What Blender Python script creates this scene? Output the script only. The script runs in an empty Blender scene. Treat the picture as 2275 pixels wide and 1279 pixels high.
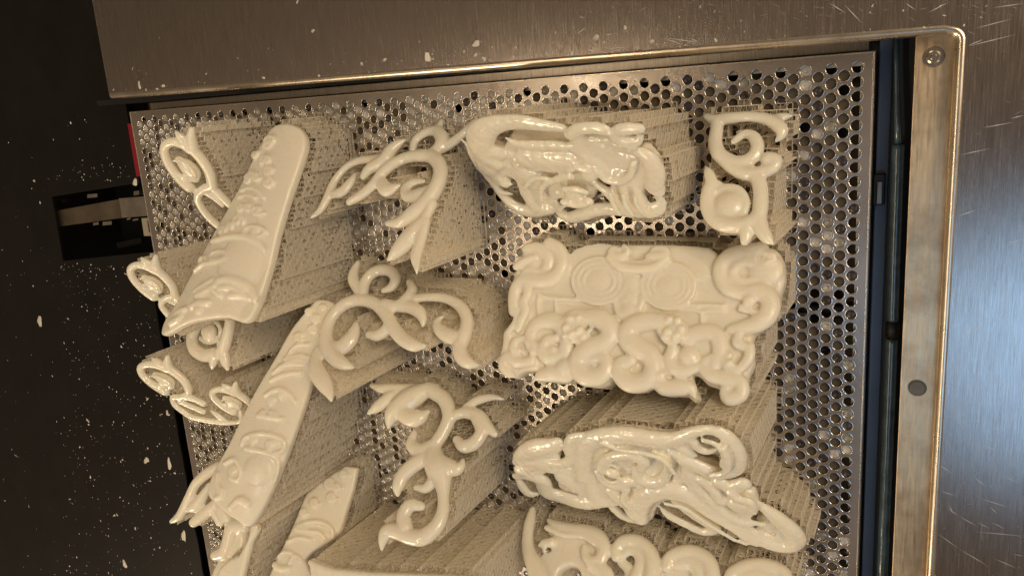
import bpy, bmesh, math, random
import numpy as np
from mathutils import Vector, Matrix
from mathutils.bvhtree import BVHTree
random.seed(7); rng = np.random.default_rng(7)
scene = bpy.context.scene
COL = scene.collection
MM = 0.001
PI = math.pi

# ------------------------------------------------------------------ camera
RM = np.array([[0.8843175989325619, -0.06987360907516843, -0.46162762371074],
               [0.047098152485588254, -0.9703433257899254, 0.23709827946465228],
               [-0.46450419616022653, -0.23141198942030772, -0.8548007621077083]])
CAM = np.array([639.9656970775293, -1.8652812774092808, 505.1169331452718])   # millimetres
FPX = 1789.423
camd = bpy.data.cameras.new("camera"); cam = bpy.data.objects.new("camera", camd); COL.objects.link(cam)
camd.sensor_width = 36.0; camd.lens = 36.0 * FPX / 2275.0
camd.clip_start = 0.01; camd.clip_end = 50
m3 = Matrix([[RM[0][i], -RM[1][i], -RM[2][i]] for i in range(3)])
cam.matrix_world = Matrix.Translation(Vector(CAM) * MM) @ m3.to_4x4()
scene.camera = cam

# ------------------------------------------------------------------ world and lamps (a warm lit room inside a machine)
world = bpy.data.worlds.new("World"); scene.world = world; world.use_nodes = True
wn = world.node_tree.nodes; wl = world.node_tree.links
bg = wn["Background"]
tc = wn.new("ShaderNodeTexCoord"); noi = wn.new("ShaderNodeTexNoise"); noi.inputs["Scale"].default_value = 1.6
ramp = wn.new("ShaderNodeValToRGB")
ramp.color_ramp.elements[0].position = 0.35; ramp.color_ramp.elements[0].color = (0.10, 0.072, 0.048, 1)
ramp.color_ramp.elements[1].position = 0.70; ramp.color_ramp.elements[1].color = (0.34, 0.25, 0.165, 1)
wl.new(tc.outputs["Generated"], noi.inputs["Vector"]); wl.new(noi.outputs["Fac"], ramp.inputs["Fac"])
wl.new(ramp.outputs["Color"], bg.inputs["Color"]); bg.inputs["Strength"].default_value = 0.9

def area(name, loc, target, size, sizey, power, color):
    l = bpy.data.lights.new(name, 'AREA'); l.shape = 'RECTANGLE'; l.size = size; l.size_y = sizey
    l.energy = power; l.color = color
    o = bpy.data.objects.new(name, l); COL.objects.link(o)
    o.location = loc
    d = Vector(target) - Vector(loc)
    o.rotation_euler = d.to_track_quat('-Z', 'Y').to_euler()
    return o
# positions in metres
area("tube_lamp", (-0.06, -0.44, 1.20), (-0.06, -0.44, 0), 0.07, 0.95, 3.9, (1.0, 0.79, 0.54))
area("side_lamp", (-1.10, -2.10, 1.40), (0.30, -0.25, 0), 0.6, 0.6, 25.0, (1.0, 0.79, 0.53))
area("fill_light", (1.45, 0.55, 1.25), (0.40, -0.20, 0), 0.9, 0.5, 18.0, (1.0, 0.80, 0.57))  # added fill from the upper right, brightens the support walls
area("window_light", (0.85, -0.44, 1.0), (0.76, -0.30, 0), 0.40, 0.38, 1.35, (0.34, 0.62, 1.0))
scene.cycles.diffuse_bounces = 8
scene.view_settings.view_transform = 'Standard'
scene.view_settings.look = 'None'; scene.view_settings.exposure = -0.08; scene.view_settings.gamma = 1.0
scene.cycles.max_bounces = 10
scene.cycles.transparent_max_bounces = 12

# ------------------------------------------------------------------ helpers
def ray(u, v):
    d = RM.T @ np.array([(u - 1137.5) / FPX, (v - 639.5) / FPX, 1.0])
    return d
def back(u, v, z=0.0):
    d = ray(u, v); s = (z - CAM[2]) / d[2]
    return CAM + d * s
class Plane:
    """the plane an ornament lies in, from three picture points and their heights above the build plate"""
    def __init__(s, anchors):
        p = [back(u, v, h) for u, v, h in anchors]
        n = np.cross(p[1] - p[0], p[2] - p[0]); n /= np.linalg.norm(n)
        if n[2] < 0: n = -n
        s.p, s.n = p[0], n
    def hit(s, u, v):
        d = ray(u, v); t = np.dot(s.n, s.p - CAM) / np.dot(s.n, d)
        return CAM + d * t, t          # t = depth along the view axis
def tag(o, label=None, cat=None, group=None, kind=None):
    if label: o['label'] = label
    if cat: o['category'] = cat
    if group: o['group'] = group
    if kind: o['kind'] = kind
    return o
def link(name, mesh, mat, parent=None):
    o = bpy.data.objects.new(name, mesh); COL.objects.link(o)
    if mat is not None and len(mesh.materials) == 0: mesh.materials.append(mat)
    if parent: o.parent = parent
    return o
def smooth(me, on=True):
    me.polygons.foreach_set("use_smooth", [on] * len(me.polygons))
def empty(name, loc=(0, 0, 0)):
    o = bpy.data.objects.new(name, None); COL.objects.link(o); o.location = Vector(loc) * MM
    o.empty_display_size = 0.01
    return o
def mesh_pd(name, V, F):
    me = bpy.data.meshes.new(name)
    me.from_pydata([tuple(x * MM for x in v) for v in V], [], F)
    me.update(); return me
class MB:
    """collects shapes in millimetres"""
    def __init__(s): s.V = []; s.F = []; s.S = []
    def add(s, V, F, sm=False):
        b = len(s.V); s.V += [tuple(v) for v in V]; s.F += [tuple(i + b for i in f) for f in F]; s.S += [sm] * len(F)
    def box(s, x0, x1, y0, y1, z0, z1, bev=0.0):
        if bev <= 0:
            V = [(x, y, z) for z in (z0, z1) for y in (y0, y1) for x in (x0, x1)]
            s.add(V, [(0, 2, 3, 1), (4, 5, 7, 6), (0, 1, 5, 4), (2, 6, 7, 3), (0, 4, 6, 2), (1, 3, 7, 5)]); return
        bm = bmesh.new(); bmesh.ops.create_cube(bm, size=1)
        for v in bm.verts:
            v.co = Vector(((x0 + x1) / 2 + v.co.x * (x1 - x0), (y0 + y1) / 2 + v.co.y * (y1 - y0), (z0 + z1) / 2 + v.co.z * (z1 - z0)))
        bmesh.ops.bevel(bm, geom=bm.edges[:], offset=bev, segments=3, affect='EDGES', profile=0.5)
        s.bm(bm)
    def bm(s, bm, sm=False):
        bm.verts.index_update()
        s.add([v.co[:] for v in bm.verts], [[v.index for v in f.verts] for f in bm.faces], sm); bm.free()
    def prism(s, poly, z0, z1):
        n = len(poly); V = [(x, y, z0) for x, y in poly] + [(x, y, z1) for x, y in poly]
        F = [tuple(range(n - 1, -1, -1)), tuple(range(n, 2 * n))] + [(i, (i + 1) % n, n + (i + 1) % n, n + i) for i in range(n)]
        s.add(V, F)
    def tube(s, P, R, seg=12, cap=True):
        P = [np.array(p, float) for p in P]
        if np.isscalar(R): R = [R] * len(P)
        V = []; F = []
        up = np.array([0.13, 0.2, 1.0])
        for i, p in enumerate(P):
            t = P[min(i + 1, len(P) - 1)] - P[max(i - 1, 0)]; t = t / (np.linalg.norm(t) + 1e-9)
            a = np.cross(t, up); a /= np.linalg.norm(a) + 1e-9; b = np.cross(a, t)
            for k in range(seg):
                an = 2 * PI * k / seg; V.append(p + R[i] * (a * math.cos(an) + b * math.sin(an)))
        for i in range(len(P) - 1):
            for k in range(seg):
                F.append((i * seg + k, i * seg + (k + 1) % seg, (i + 1) * seg + (k + 1) % seg, (i + 1) * seg + k))
        if cap:
            F.append(tuple(range(seg - 1, -1, -1))); F.append(tuple(range((len(P) - 1) * seg, len(P) * seg)))
        s.add(V, F, True)
    def cyl(s, x, y, z0, z1, r, seg=24, r2=None):
        r2 = r if r2 is None else r2
        V = [(x + r * math.cos(2 * PI * k / seg), y + r * math.sin(2 * PI * k / seg), z0) for k in range(seg)]
        V += [(x + r2 * math.cos(2 * PI * k / seg), y + r2 * math.sin(2 * PI * k / seg), z1) for k in range(seg)]
        F = [tuple(range(seg - 1, -1, -1)), tuple(range(seg, 2 * seg))] + [(k, (k + 1) % seg, seg + (k + 1) % seg, seg + k) for k in range(seg)]
        s.add(V, F)
    def build(s, name, mat, parent=None, sm=None):
        me = mesh_pd(name, s.V, s.F)
        me.polygons.foreach_set("use_smooth", s.S if sm is None else [sm] * len(s.F))
        return link(name, me, mat, parent)

# ------------------------------------------------------------------ materials
def new_mat(name):
    m = bpy.data.materials.new(name); m.use_nodes = True
    n = m.node_tree.nodes; return m, n, m.node_tree.links, n["Principled BSDF"]
def tex(n, l, scale, vec=(1, 1, 1), detail=4, rough=0.6, kind="ShaderNodeTexNoise"):
    c = n.new("ShaderNodeTexCoord"); mp = n.new("ShaderNodeMapping"); mp.inputs["Scale"].default_value = vec
    t = n.new(kind); t.inputs["Scale"].default_value = scale
    if kind == "ShaderNodeTexNoise":
        t.inputs["Detail"].default_value = detail; t.inputs["Roughness"].default_value = rough
    l.new(c.outputs["Object"], mp.inputs["Vector"]); l.new(mp.outputs["Vector"], t.inputs["Vector"])
    return t
def cramp(n, l, fac, stops):
    r = n.new("ShaderNodeValToRGB")
    while len(r.color_ramp.elements) < len(stops): r.color_ramp.elements.new(0.5)
    for e, (p, c) in zip(r.color_ramp.elements, stops):
        e.position = p; e.color = (*c, 1) if len(c) == 3 else c
    l.new(fac, r.inputs["Fac"]); return r
def add_bump(n, l, b, h, strength, dist):
    bp = n.new("ShaderNodeBump"); bp.inputs["Strength"].default_value = strength; bp.inputs["Distance"].default_value = dist
    l.new(h, bp.inputs["Height"]); l.new(bp.outputs["Normal"], b.inputs["Normal"]); return bp
def maprange(n, l, v, a, b, c, d):
    m = n.new("ShaderNodeMapRange"); m.inputs[1].default_value = a; m.inputs[2].default_value = b
    m.inputs[3].default_value = c; m.inputs[4].default_value = d; l.new(v, m.inputs[0]); return m.outputs[0]
def mat_resin(name="cream_resin", coat=0.7, ra=0.15, rb=0.34):
    m, n, l, b = new_mat(name)
    b.inputs["Base Color"].default_value = (0.83, 0.775, 0.635, 1)
    b.inputs["Subsurface Weight"].default_value = 0.75
    b.inputs["Subsurface Radius"].default_value = (1.0, 0.75, 0.5)
    b.inputs["Subsurface Scale"].default_value = 0.006
    b.inputs["Coat Weight"].default_value = coat; b.inputs["Coat Roughness"].default_value = 0.04
    t2 = tex(n, l, 60, (1, 1, 1), 3)
    l.new(maprange(n, l, t2.outputs["Fac"], 0.35, 0.65, ra, rb), b.inputs["Roughness"])
    t5 = tex(n, l, 22, (1, 1, 1), 2)
    l.new(maprange(n, l, t5.outputs["Fac"], 0.38, 0.62, coat * 0.35, coat), b.inputs["Coat Weight"])
    # fine print layers: thin steps along the build direction
    w = tex(n, l, 260, (0.06, 0.06, 1), kind="ShaderNodeTexWave"); w.bands_direction = 'Z'
    w.inputs["Distortion"].default_value = 1.2
    t = tex(n, l, 180, (1, 1, 1), 4)
    mx = n.new("ShaderNodeMath"); mx.operation = 'MULTIPLY_ADD'; mx.inputs[1].default_value = 0.3
    l.new(w.outputs["Fac"], mx.inputs[0]); l.new(t.outputs["Fac"], mx.inputs[2])
    add_bump(n, l, b, mx.outputs[0], 0.35, 0.0005)
    return m
def mat_support():
    m, n, l, b = new_mat("thin_resin_struts")
    b.inputs["Base Color"].default_value = (0.94, 0.88, 0.76, 1)
    b.inputs["Roughness"].default_value = 0.25; b.inputs["Coat Weight"].default_value = 0.3
    tr = n.new("ShaderNodeBsdfTranslucent"); tr.inputs["Color"].default_value = (0.97, 0.93, 0.83, 1)
    mx = n.new("ShaderNodeMixShader"); mx.inputs[0].default_value = 0.45
    out = n["Material Output"]
    l.new(b.outputs[0], mx.inputs[1]); l.new(tr.outputs[0], mx.inputs[2]); l.new(mx.outputs[0], out.inputs["Surface"])
    return m
def mat_raft():
    m, n, l, b = new_mat("clear_raft_resin")
    b.inputs["Base Color"].default_value = (0.72, 0.66, 0.56, 1); b.inputs["Roughness"].default_value = 0.12
    b.inputs["Alpha"].default_value = 0.42
    return m
def mat_plate():
    m, n, l, b = new_mat("wet_perforated_steel")
    t = tex(n, l, 14, (1, 1, 1), 4)
    r = cramp(n, l, t.outputs["Fac"], [(0.3, (0.42, 0.365, 0.315)), (0.7, (0.53, 0.465, 0.405))])
    l.new(r.outputs[0], b.inputs["Base Color"]); b.inputs["Metallic"].default_value = 0.9
    t2 = tex(n, l, 9, (1, 1, 1), 3)
    l.new(maprange(n, l, t2.outputs["Fac"], 0.35, 0.65, 0.24, 0.31), b.inputs["Roughness"])
    b.inputs["Coat Weight"].default_value = 0.3; b.inputs["Coat Roughness"].default_value = 0.05
    t3 = tex(n, l, 130, (1, 1, 1), 3); add_bump(n, l, b, t3.outputs["Fac"], 0.25, 0.0006)
    return m
def mat_brushed(name, vec, c0, c1, r0=0.22, r1=0.4, aniso=0.6, rot=0.0, bump=0.12, blot=None):
    m, n, l, b = new_mat(name)
    t = tex(n, l, 60, vec, 6, 0.7)
    r = cramp(n, l, t.outputs["Fac"], [(0.3, c0), (0.7, c1)])
    colour = r.outputs[0]
    if blot:
        t4 = tex(n, l, blot[0], (1, 1, 1), 6, 0.65)
        r4 = cramp(n, l, t4.outputs["Fac"], [(blot[2], (0, 0, 0)), (blot[3], (1, 1, 1))])
        mx = n.new("ShaderNodeMix"); mx.data_type = 'RGBA'
        l.new(r4.outputs[0], mx.inputs[0]); l.new(r.outputs[0], mx.inputs[6]); mx.inputs[7].default_value = (*blot[1], 1)
        colour = mx.outputs[2]
    l.new(colour, b.inputs["Base Color"]); b.inputs["Metallic"].default_value = 1.0
    t2 = tex(n, l, 45, vec, 5, 0.7)
    l.new(maprange(n, l, t2.outputs["Fac"], 0.3, 0.7, r0, r1), b.inputs["Roughness"])
    b.inputs["Anisotropic"].default_value = aniso; b.inputs["Anisotropic Rotation"].default_value = rot
    tg = n.new("ShaderNodeCombineXYZ"); tg.inputs[0].default_value = 1.0      # brushed along y
    l.new(tg.outputs[0], b.inputs["Tangent"])
    add_bump(n, l, b, t.outputs["Fac"], bump, 0.0003)
    return m
def mat_plain(name, col, rough=0.5, metal=0.0, coat=0.0, ns=40, var=0.25, bump=0.1, emit=None):
    m, n, l, b = new_mat(name)
    t = tex(n, l, ns, (1, 1, 1), 5)
    r = cramp(n, l, t.outputs["Fac"], [(0.3, tuple(c * (1 - var) for c in col)), (0.7, tuple(min(1, c * (1 + var)) for c in col))])
    l.new(r.outputs[0], b.inputs["Base Color"]); b.inputs["Roughness"].default_value = rough
    b.inputs["Metallic"].default_value = metal; b.inputs["Coat Weight"].default_value = coat
    add_bump(n, l, b, t.outputs["Fac"], bump, 0.001)
    if emit:
        b.inputs["Emission Color"].default_value = (*emit[0], 1); b.inputs["Emission Strength"].default_value = emit[1]
    return m
M = dict(
    resin=mat_resin(), dull=mat_resin("drained_cream_resin", 0.22, 0.26, 0.48), support=mat_support(), raft=mat_raft(), plate=mat_plate(),
    rim=mat_plain("hole_rim_steel", (0.92, 0.86, 0.76), 0.11, 1.0),
    deck=mat_brushed("brushed_deck_steel", (60, 1, 1), (0.32, 0.275, 0.24), (0.54, 0.475, 0.425), 0.17, 0.30),
    lip=mat_brushed("rolled_steel_lip", (1, 1, 1), (0.62, 0.53, 0.42), (0.78, 0.69, 0.56), 0.24, 0.32, 0.0),
    bar=mat_brushed("worn_steel_bar", (14, 1, 1), (0.56, 0.43, 0.27), (0.74, 0.59, 0.39), 0.3, 0.5, 0.3, 0, 0.15, (38, (0.40, 0.28, 0.17), 0.42, 0.72)),
    dark=mat_plain("dark_machine_floor", (0.007, 0.0055, 0.0048), 0.45, 0.0, 0.0, 30, 0.3, 0.05),
    black=mat_plain("black_recess", (0.004, 0.004, 0.004), 0.5, 0.0, 0.0),
    vat=mat_plain("resin_in_the_vat", (0.075, 0.062, 0.043), 0.10, 0.0, 0.5, 7, 0.2, 0.02),
    wall=mat_brushed("vat_wall_steel", (40, 1, 1), (0.30, 0.26, 0.21), (0.62, 0.55, 0.47), 0.25, 0.4, 0.0),  # reflection streaks and missing lamp light put into the wall's colour
    blue=mat_plain("blue_grey_flange", (0.13, 0.165, 0.21), 0.35, 0.0, 0.2, 8, 0.2, 0.02),
    hose=mat_plain("blue_rubber_hose", (0.055, 0.095, 0.115), 0.22, 0.0, 0.5, 90, 0.4, 0.5),
    film=mat_plain("cloudy_resin_film", (0.40, 0.37, 0.325), 0.10, 0.0, 0.45, 60, 0.25, 0.1),
    filmg=mat_plain("greenish_resin_film", (0.22, 0.205, 0.155), 0.16, 0.0, 0.5, 60, 0.3, 0.1),
    vattone=mat_plain("lit_vat_olive", (0.060, 0.047, 0.031), 0.40, 0.0, 0.0, 30, 0.35, 0.03),  # tone of the lit vat below, put on discs in open holes
    filmd=mat_plain("dark_resin_film", (0.040, 0.031, 0.027), 0.25, 0.0, 0.15, 60, 0.3, 0.1),
    steel=mat_plain("bolt_steel", (0.50, 0.46, 0.40), 0.25, 1.0),
    washer=mat_plain("washer_steel", (0.30, 0.26, 0.22), 0.35, 1.0),
    under=mat_plain("under_frame_steel", (0.50, 0.44, 0.34), 0.4, 0.6, 0.0, 20, 0.15),
    flake=mat_plain("dried_resin_flakes", (0.62, 0.57, 0.49), 0.4, 0.0, 0.2),
    red=mat_plain("red_lit_strip", (0.08, 0.001, 0.006), 0.3, 0.0, 0.3, 20, 0.3, 0.05, ((1.0, 0.01, 0.03), 0.10)),
    armbar=mat_plain("dull_brown_steel", (0.20, 0.16, 0.115), 0.4, 0.9, 0.0, 30, 0.3),
    scratch=mat_plain("bright_scratch", (0.62, 0.61, 0.60), 0.5, 0.25),
)
for k_, sp in (("vattone", 0.12), ("filmd", 0.3), ("dark", 0.2)):
    M[k_].node_tree.nodes["Principled BSDF"].inputs["Specular IOR Level"].default_value = sp
# ================================================================== SETTING
PITCH = 8.0; CX = PITCH * math.sqrt(3) / 2
PX0, PX1, PY0, PY1 = -17.0, 603.5, -520.0, 7.2      # build plate outline
DZ = 30.0                                           # deck height above the plate

def clip_poly(poly, x0, x1, y0, y1):
    def cl(P, f, inter):
        out = []
        for i in range(len(P)):
            a, b = P[i - 1], P[i]
            if f(b):
                if not f(a): out.append(inter(a, b))
                out.append(b)
            elif f(a): out.append(inter(a, b))
        return out
    def ix(c): return lambda a, b: (c, a[1] + (b[1] - a[1]) * (c - a[0]) / (b[0] - a[0]))
    def iy(c): return lambda a, b: (a[0] + (b[0] - a[0]) * (c - a[1]) / (b[1] - a[1]), c)
    P = poly
    for f, g in ((lambda p: p[0] >= x0, ix(x0)), (lambda p: p[0] <= x1, ix(x1)), (lambda p: p[1] >= y0, iy(y0)), (lambda p: p[1] <= y1, iy(y1))):
        P = cl(P, f, g)
        if len(P) < 3: return []
    return P

plate = empty("build_plate", (293, -256, -4))
tag(plate, "perforated steel build plate with round holes, carrying all the cream resin prints", "build plate")
def child(o, parent):
    o.parent = parent; o.matrix_parent_inverse = Matrix.Translation(-parent.location); return o

def in_view(x, y, m=170):
    """beyond the photograph's edge (with a margin) the sheet goes on without holes"""
    q_ = RM @ (np.array([x, y, 0.0]) - CAM)
    return q_[1] / q_[2] * FPX + 639.5 < 1279 + m
def build_plate():
    V = []; F = []; S = []; MI = []
    holes = []
    HR, HO, SEG = 3.0, 3.42, 12
    hexr = PITCH / math.sqrt(3)
    for k in range(-3, 91):
        for j in range(-3, 68):
            x = k * CX; y = -j * PITCH - (4.0 if k % 2 else 0.0)
            hexa = [(x + hexr * math.cos(PI / 3 * i), y + hexr * math.sin(PI / 3 * i)) for i in range(6)]
            ishole = -1 <= k <= 86 and 0 <= j <= 62 and in_view(x, y)
            if not ishole:
                P = clip_poly(hexa, PX0, PX1, PY0, PY1)
                if P:
                    b = len(V); V += [(p[0], p[1], 0.0) for p in P]; F.append(tuple(range(b, b + len(P)))); S.append(False); MI.append(0)
                continue
            holes.append((x, y))
            b = len(V)
            V += [(p[0], p[1], 0.0) for p in hexa]
            for (r, z) in ((HO, 0.0), (3.26, 0.12), (HR, -0.30), (HR, -2.4)):
                V += [(x + r * math.cos(2 * PI * i / SEG), y + r * math.sin(2 * PI * i / SEG), z) for i in range(SEG)]
            c1, c2, c3, c4 = (b + 6 + q_ * SEG for q_ in range(4))
            for i in range(6):
                F.append((b + i, b + (i + 1) % 6, c1 + (2 * i + 2) % SEG, c1 + 2 * i + 1, c1 + 2 * i)); S.append(False); MI.append(0)
            for i in range(SEG):
                n_ = (i + 1) % SEG
                F.append((c1 + i, c1 + n_, c2 + n_, c2 + i)); S.append(True); MI.append(1)
                F.append((c2 + i, c2 + n_, c3 + n_, c3 + i)); S.append(True); MI.append(1)
                F.append((c3 + i, c3 + n_, c4 + n_, c4 + i)); S.append(True); MI.append(1)
    me = mesh_pd("perforated_sheet", V, F)
    me.polygons.foreach_set("use_smooth", S)
    me.materials.append(M['plate']); me.materials.append(M['rim'])
    me.polygons.foreach_set("material_index", MI)
    o = link("perforated_sheet", me, None); child(o, plate)
    # folded rim of the plate
    r = MB(); w = 1.0
    for (a, b2, c, d) in ((PX0 - w, PX1 + w, PY1, PY1 + w), (PX0 - w, PX1 + w, PY0 - w, PY0), (PX0 - w, PX0, PY0, PY1), (PX1, PX1 + w, PY0, PY1)):
        r.box(a, b2, c, d, -9, 0.25, 0.22)
    child(r.build("folded_rim", M['lip']), plate)
    return holes
HOLES = build_plate()

def film_mesh(name, kind, N=12):
    V = []; F = []
    if kind == 'ring': prof = [(3.0, -1.5), (2.5, -0.95), (2.0, -0.7), (1.5, -0.95), (1.1, -1.9), (0.0, -2.1)]
    elif kind == 'dome': prof = [(3.0, -1.5), (2.4, -1.15), (1.5, -0.95), (0.0, -0.85)]
    elif kind == 'flat': prof = [(3.0, -2.0), (2.6, -2.25), (0.0, -2.3)]
    else: prof = [(3.0, -0.8), (2.5, -1.5), (1.4, -1.9), (0.0, -2.0)]
    for r, z in prof[:-1]:
        V += [(r * math.cos(2 * PI * i / N), r * math.sin(2 * PI * i / N), z) for i in range(N)]
    V.append((0, 0, prof[-1][1]))
    for a in range(len(prof) - 2):
        for i in range(N): F.append((a * N + i, a * N + (i + 1) % N, (a + 1) * N + (i + 1) % N, (a + 1) * N + i))
    L = (len(prof) - 2) * N
    for i in range(N): F.append((L + i, L + (i + 1) % N, len(V) - 1))
    return V, F
FILMS = []
nz = {}
def vn(x, y, s):      # smooth value noise
    def g(i, j):
        if (i, j, s) not in nz: nz[(i, j, s)] = random.random()
        return nz[(i, j, s)]
    x /= s; y /= s; i, j = math.floor(x), math.floor(y); fx, fy = x - i, y - j
    fx = fx * fx * (3 - 2 * fx); fy = fy * fy * (3 - 2 * fy)
    return (g(i, j) * (1 - fx) + g(i + 1, j) * fx) * (1 - fy) + (g(i, j + 1) * (1 - fx) + g(i + 1, j + 1) * fx) * fy
for (x, y) in HOLES:
    zone = 0.70 if x < 430 else 0.26
    if 570 < x < 598 : zone = 0.22
    p = zone + 0.45 * (vn(x, y, 30) - 0.5)
    a = random.random()
    if a < p:
        q = random.random()
        light = 0.62 if x < 430 else 0.35
        col = 'film' if q < light else ('filmg' if q < light + 0.2 else 'filmd')
        kind = random.choices(['dome', 'ring', 'dish'], [0.42, 0.26, 0.32])[0]
        FILMS.append((x, y, kind, col))
    elif -4 < x < 592 and y < -1 and random.random() < (0.95 if not (-150 < y < -139) else 0.1): FILMS.append((x, y, 'flat', 'vattone'))  # disc added in an open hole in place of the lit vat below
def nearness(h): return math.hypot(h[0] - CAM[0], h[1] - CAM[1])
FILMS.sort(key=nearness)
fm = {}
for kind in ('dome', 'ring', 'dish', 'flat'):
    for col in ('film', 'filmg', 'filmd', 'vattone'):
        V, F = film_mesh("film_or_vat_disc", kind)
        me = mesh_pd("film_or_vat_disc", V, F); smooth(me); me.materials.append(M[col]); fm[kind, col] = me
for (x, y, kind, col) in FILMS[:298]:
    o = bpy.data.objects.new("film_or_vat_disc", fm[kind, col]); COL.objects.link(o)
    o.location = Vector((x, y, 0)) * MM; o.rotation_euler.z = random.random() * 6
    child(o, plate)
V = []; F = []; MI = []; cols = ['film', 'filmg', 'filmd', 'vattone']
for (x, y, kind, col) in FILMS[298:]:
    v, f = film_mesh("x", kind, 8); b = len(V)
    tx, ty = random.uniform(-.12, .12), random.uniform(-.12, .12)
    V += [(p[0] + x, p[1] + y, p[2] + p[0] * tx + p[1] * ty) for p in v]; F += [tuple(i + b for i in q) for q in f]; MI += [cols.index(col)] * len(f)
me = mesh_pd("film_or_vat_far", V, F); smooth(me)
for c in cols: me.materials.append(M[c])
me.polygons.foreach_set("material_index", MI)
tag(child(link("film_or_vat_patch", me, None), plate), kind='stuff')
# bars of the carrier under the plate
u = MB()
for (x0, x1, y0, y1) in ((PX0 + 1, PX1 - 1, 0.6, 6.5), (597, PX1 - 1, PY0 + 1, 0.2), (PX0 + 1, -6.2, PY0 + 1, 0.2)):
    u.box(x0, x1, y0, y1, -7.5, -4.2, 0.3)
child(u.build("carrier_rail", M['under']), plate)
for (x0, x1, y0, y1) in ((470, 571.5, -480, -147.5), (440, 571.5, -141.5, -96), (150, 300, -230, -20), (40, 120, -480, -20), (200, 420, -480, -300)):
    u = MB(); u.box(x0, x1, y0, y1, -12, -9, 0.4); child(u.build("carrier_pad", M['under']), plate)
u = MB(); u.box(PX0 + 2, PX1 - 2, -146.8, -142.2, -24, -9.5, 0.3); child(u.build("cross_beam", M['black']), plate)

# resin in the vat and the dark inside below it
def plane_obj(name, x0, x1, y0, y1, z, mat):
    return link(name, mesh_pd(name, [(x0, y0, z), (x1, y0, z), (x1, y1, z), (x0, y1, z)], [(0, 1, 2, 3)]), mat)
tag(plane_obj("resin_surface", -44, 640, -760, 60, -34, M['vat']), kind='structure')
w = MB(); w.box(-14, 600, 8.9, 15.2, -23, -20, 0.5)
tag(w.build("vat_wall", M['wall']), "steel strip of the vat wall with reflection streaks in its colour, in the gap above the build plate", "vat wall")
w = MB(); w.box(-48, 660, 15.6, 20, -60, 9, 0.0)
tag(w.build("chamber_back_wall", M['black']), kind='structure')
w = MB(); w.box(605.2, 612.6, -760, 15.0, -30, -22, 0.8)
tag(w.build("blue_flange", M['blue']), "flat blue grey flange running down between plate and hose", "flange")
w = MB(); w.box(612.8, 645, -760, 15.4, -60, -16)
tag(w.build("chamber_side_wall", M['black']), kind='structure')
# small bracket on the flange by the right edge of the plate
br = empty("plate_bracket", (609, -70, -20)); tag(br, "small black bracket with a grey metal block at the right edge of the plate", "bracket")
b = MB(); b.box(604.8, 611.0, -80, -62, -21.8, -15.5, 0.5); child(b.build("bracket_body", M['black']), br)
b = MB(); b.box(607.0, 609.6, -79, -66, -15.4, -13.2, 0.3); child(b.build("metal_block", M['washer']), br)
# hose
hs = empty("coolant_hose", (619, -150, -6)); tag(hs, "wet blue grey hose with a black collar running down beside the worn bar", "hose")
def wob(a, b, n, am): return [tuple(np.array(a) * (1 - i / n) + np.array(b) * i / n + np.array([random.uniform(-am, am), 0, random.uniform(-am, am)])) for i in range(n + 1)]
t = MB(); t.tube(wob((617.9, -44, -6), (618.6, -149, -6), 40, .10), 3.5, 20); child(t.build("upper_hose", M['hose']), hs)
t = MB(); t.tube(wob((618.6, -158, -6), (619.4, -700, -6), 150, .10), 3.7, 20); child(t.build("lower_hose", M['hose']), hs)
t = MB(); t.tube([(618.9, -148, -6), (618.9, -153, -6), (618.9, -159, -6)], [4.0, 4.4, 4.0], 20); child(t.build("collar", M['black']), hs)
t = MB(); t.tube([(614.6, 14.5, -8), (614.9, 0, -8), (616.6, -30, -7), (617.8, -46, -6)], [1.6, 1.3, 1.7, 2.2], 12); child(t.build("thin_tube", M['hose']), hs)

# deck: top panel, side panel, rolled lip
deck = empty("steel_deck", (320, 20, DZ)); tag(deck, "brushed stainless steel deck framing the opening on its top and right sides", "deck")
def arc(cx, cy, r, a0, a1, n): return [(cx + r * math.cos(math.radians(a0 + (a1 - a0) * i / n)), cy + r * math.sin(math.radians(a0 + (a1 - a0) * i / n))) for i in range(n + 1)]
R0 = 7.0
path = [(0.0, 24.3)] + [(x, 24.3 - 7.2 * x / 640) for x in range(40, 621, 40)] + [(638.0, 17.2)] + arc(640.6, 9.2, R0, 85, 0, 8)[1:] + [(647.6, y) for y in range(0, -761, -40)]
ins = []
for i, p in enumerate(path):
    a = np.array(path[max(i - 1, 0)]); b2 = np.array(path[min(i + 1, len(path) - 1)]); d = (b2 - a) / np.linalg.norm(b2 - a)
    ins.append(np.array([d[1], -d[0]]))            # towards the opening (right of travel)
prof = [(0.0, DZ)] + [(0.6, DZ + 0.35), (1.4, DZ + 0.45)] + [(1.4 + 3.2 * math.sin(math.radians(a)), DZ - 2.75 + 3.2 * math.cos(math.radians(a))) for a in (18, 36, 54, 72, 90)] + [(4.6, DZ - 9), (3.6, DZ - 9), (3.6, DZ - 3)]
V = []; F = []
for i, p in enumerate(path):
    for o_, z in prof:
        q = np.array(p) + ins[i] * o_; V.append((q[0], q[1], z))
n = len(prof)
for i in range(len(path) - 1):
    for k in range(n - 1): F.append((i * n + k, i * n + k + 1, (i + 1) * n + k + 1, (i + 1) * n + k))
me = mesh_pd("rolled_lip", V, F); smooth(me); child(link("rolled_lip", me, M['lip']), deck)
top = [p for p in path if p[0] <= 647.6 and p[1] > 0.1]
cornery = top[-1][1]
poly = [(p[0], p[1]) for p in top] + [(760, cornery), (760, 420), (0, 420)]
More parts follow.
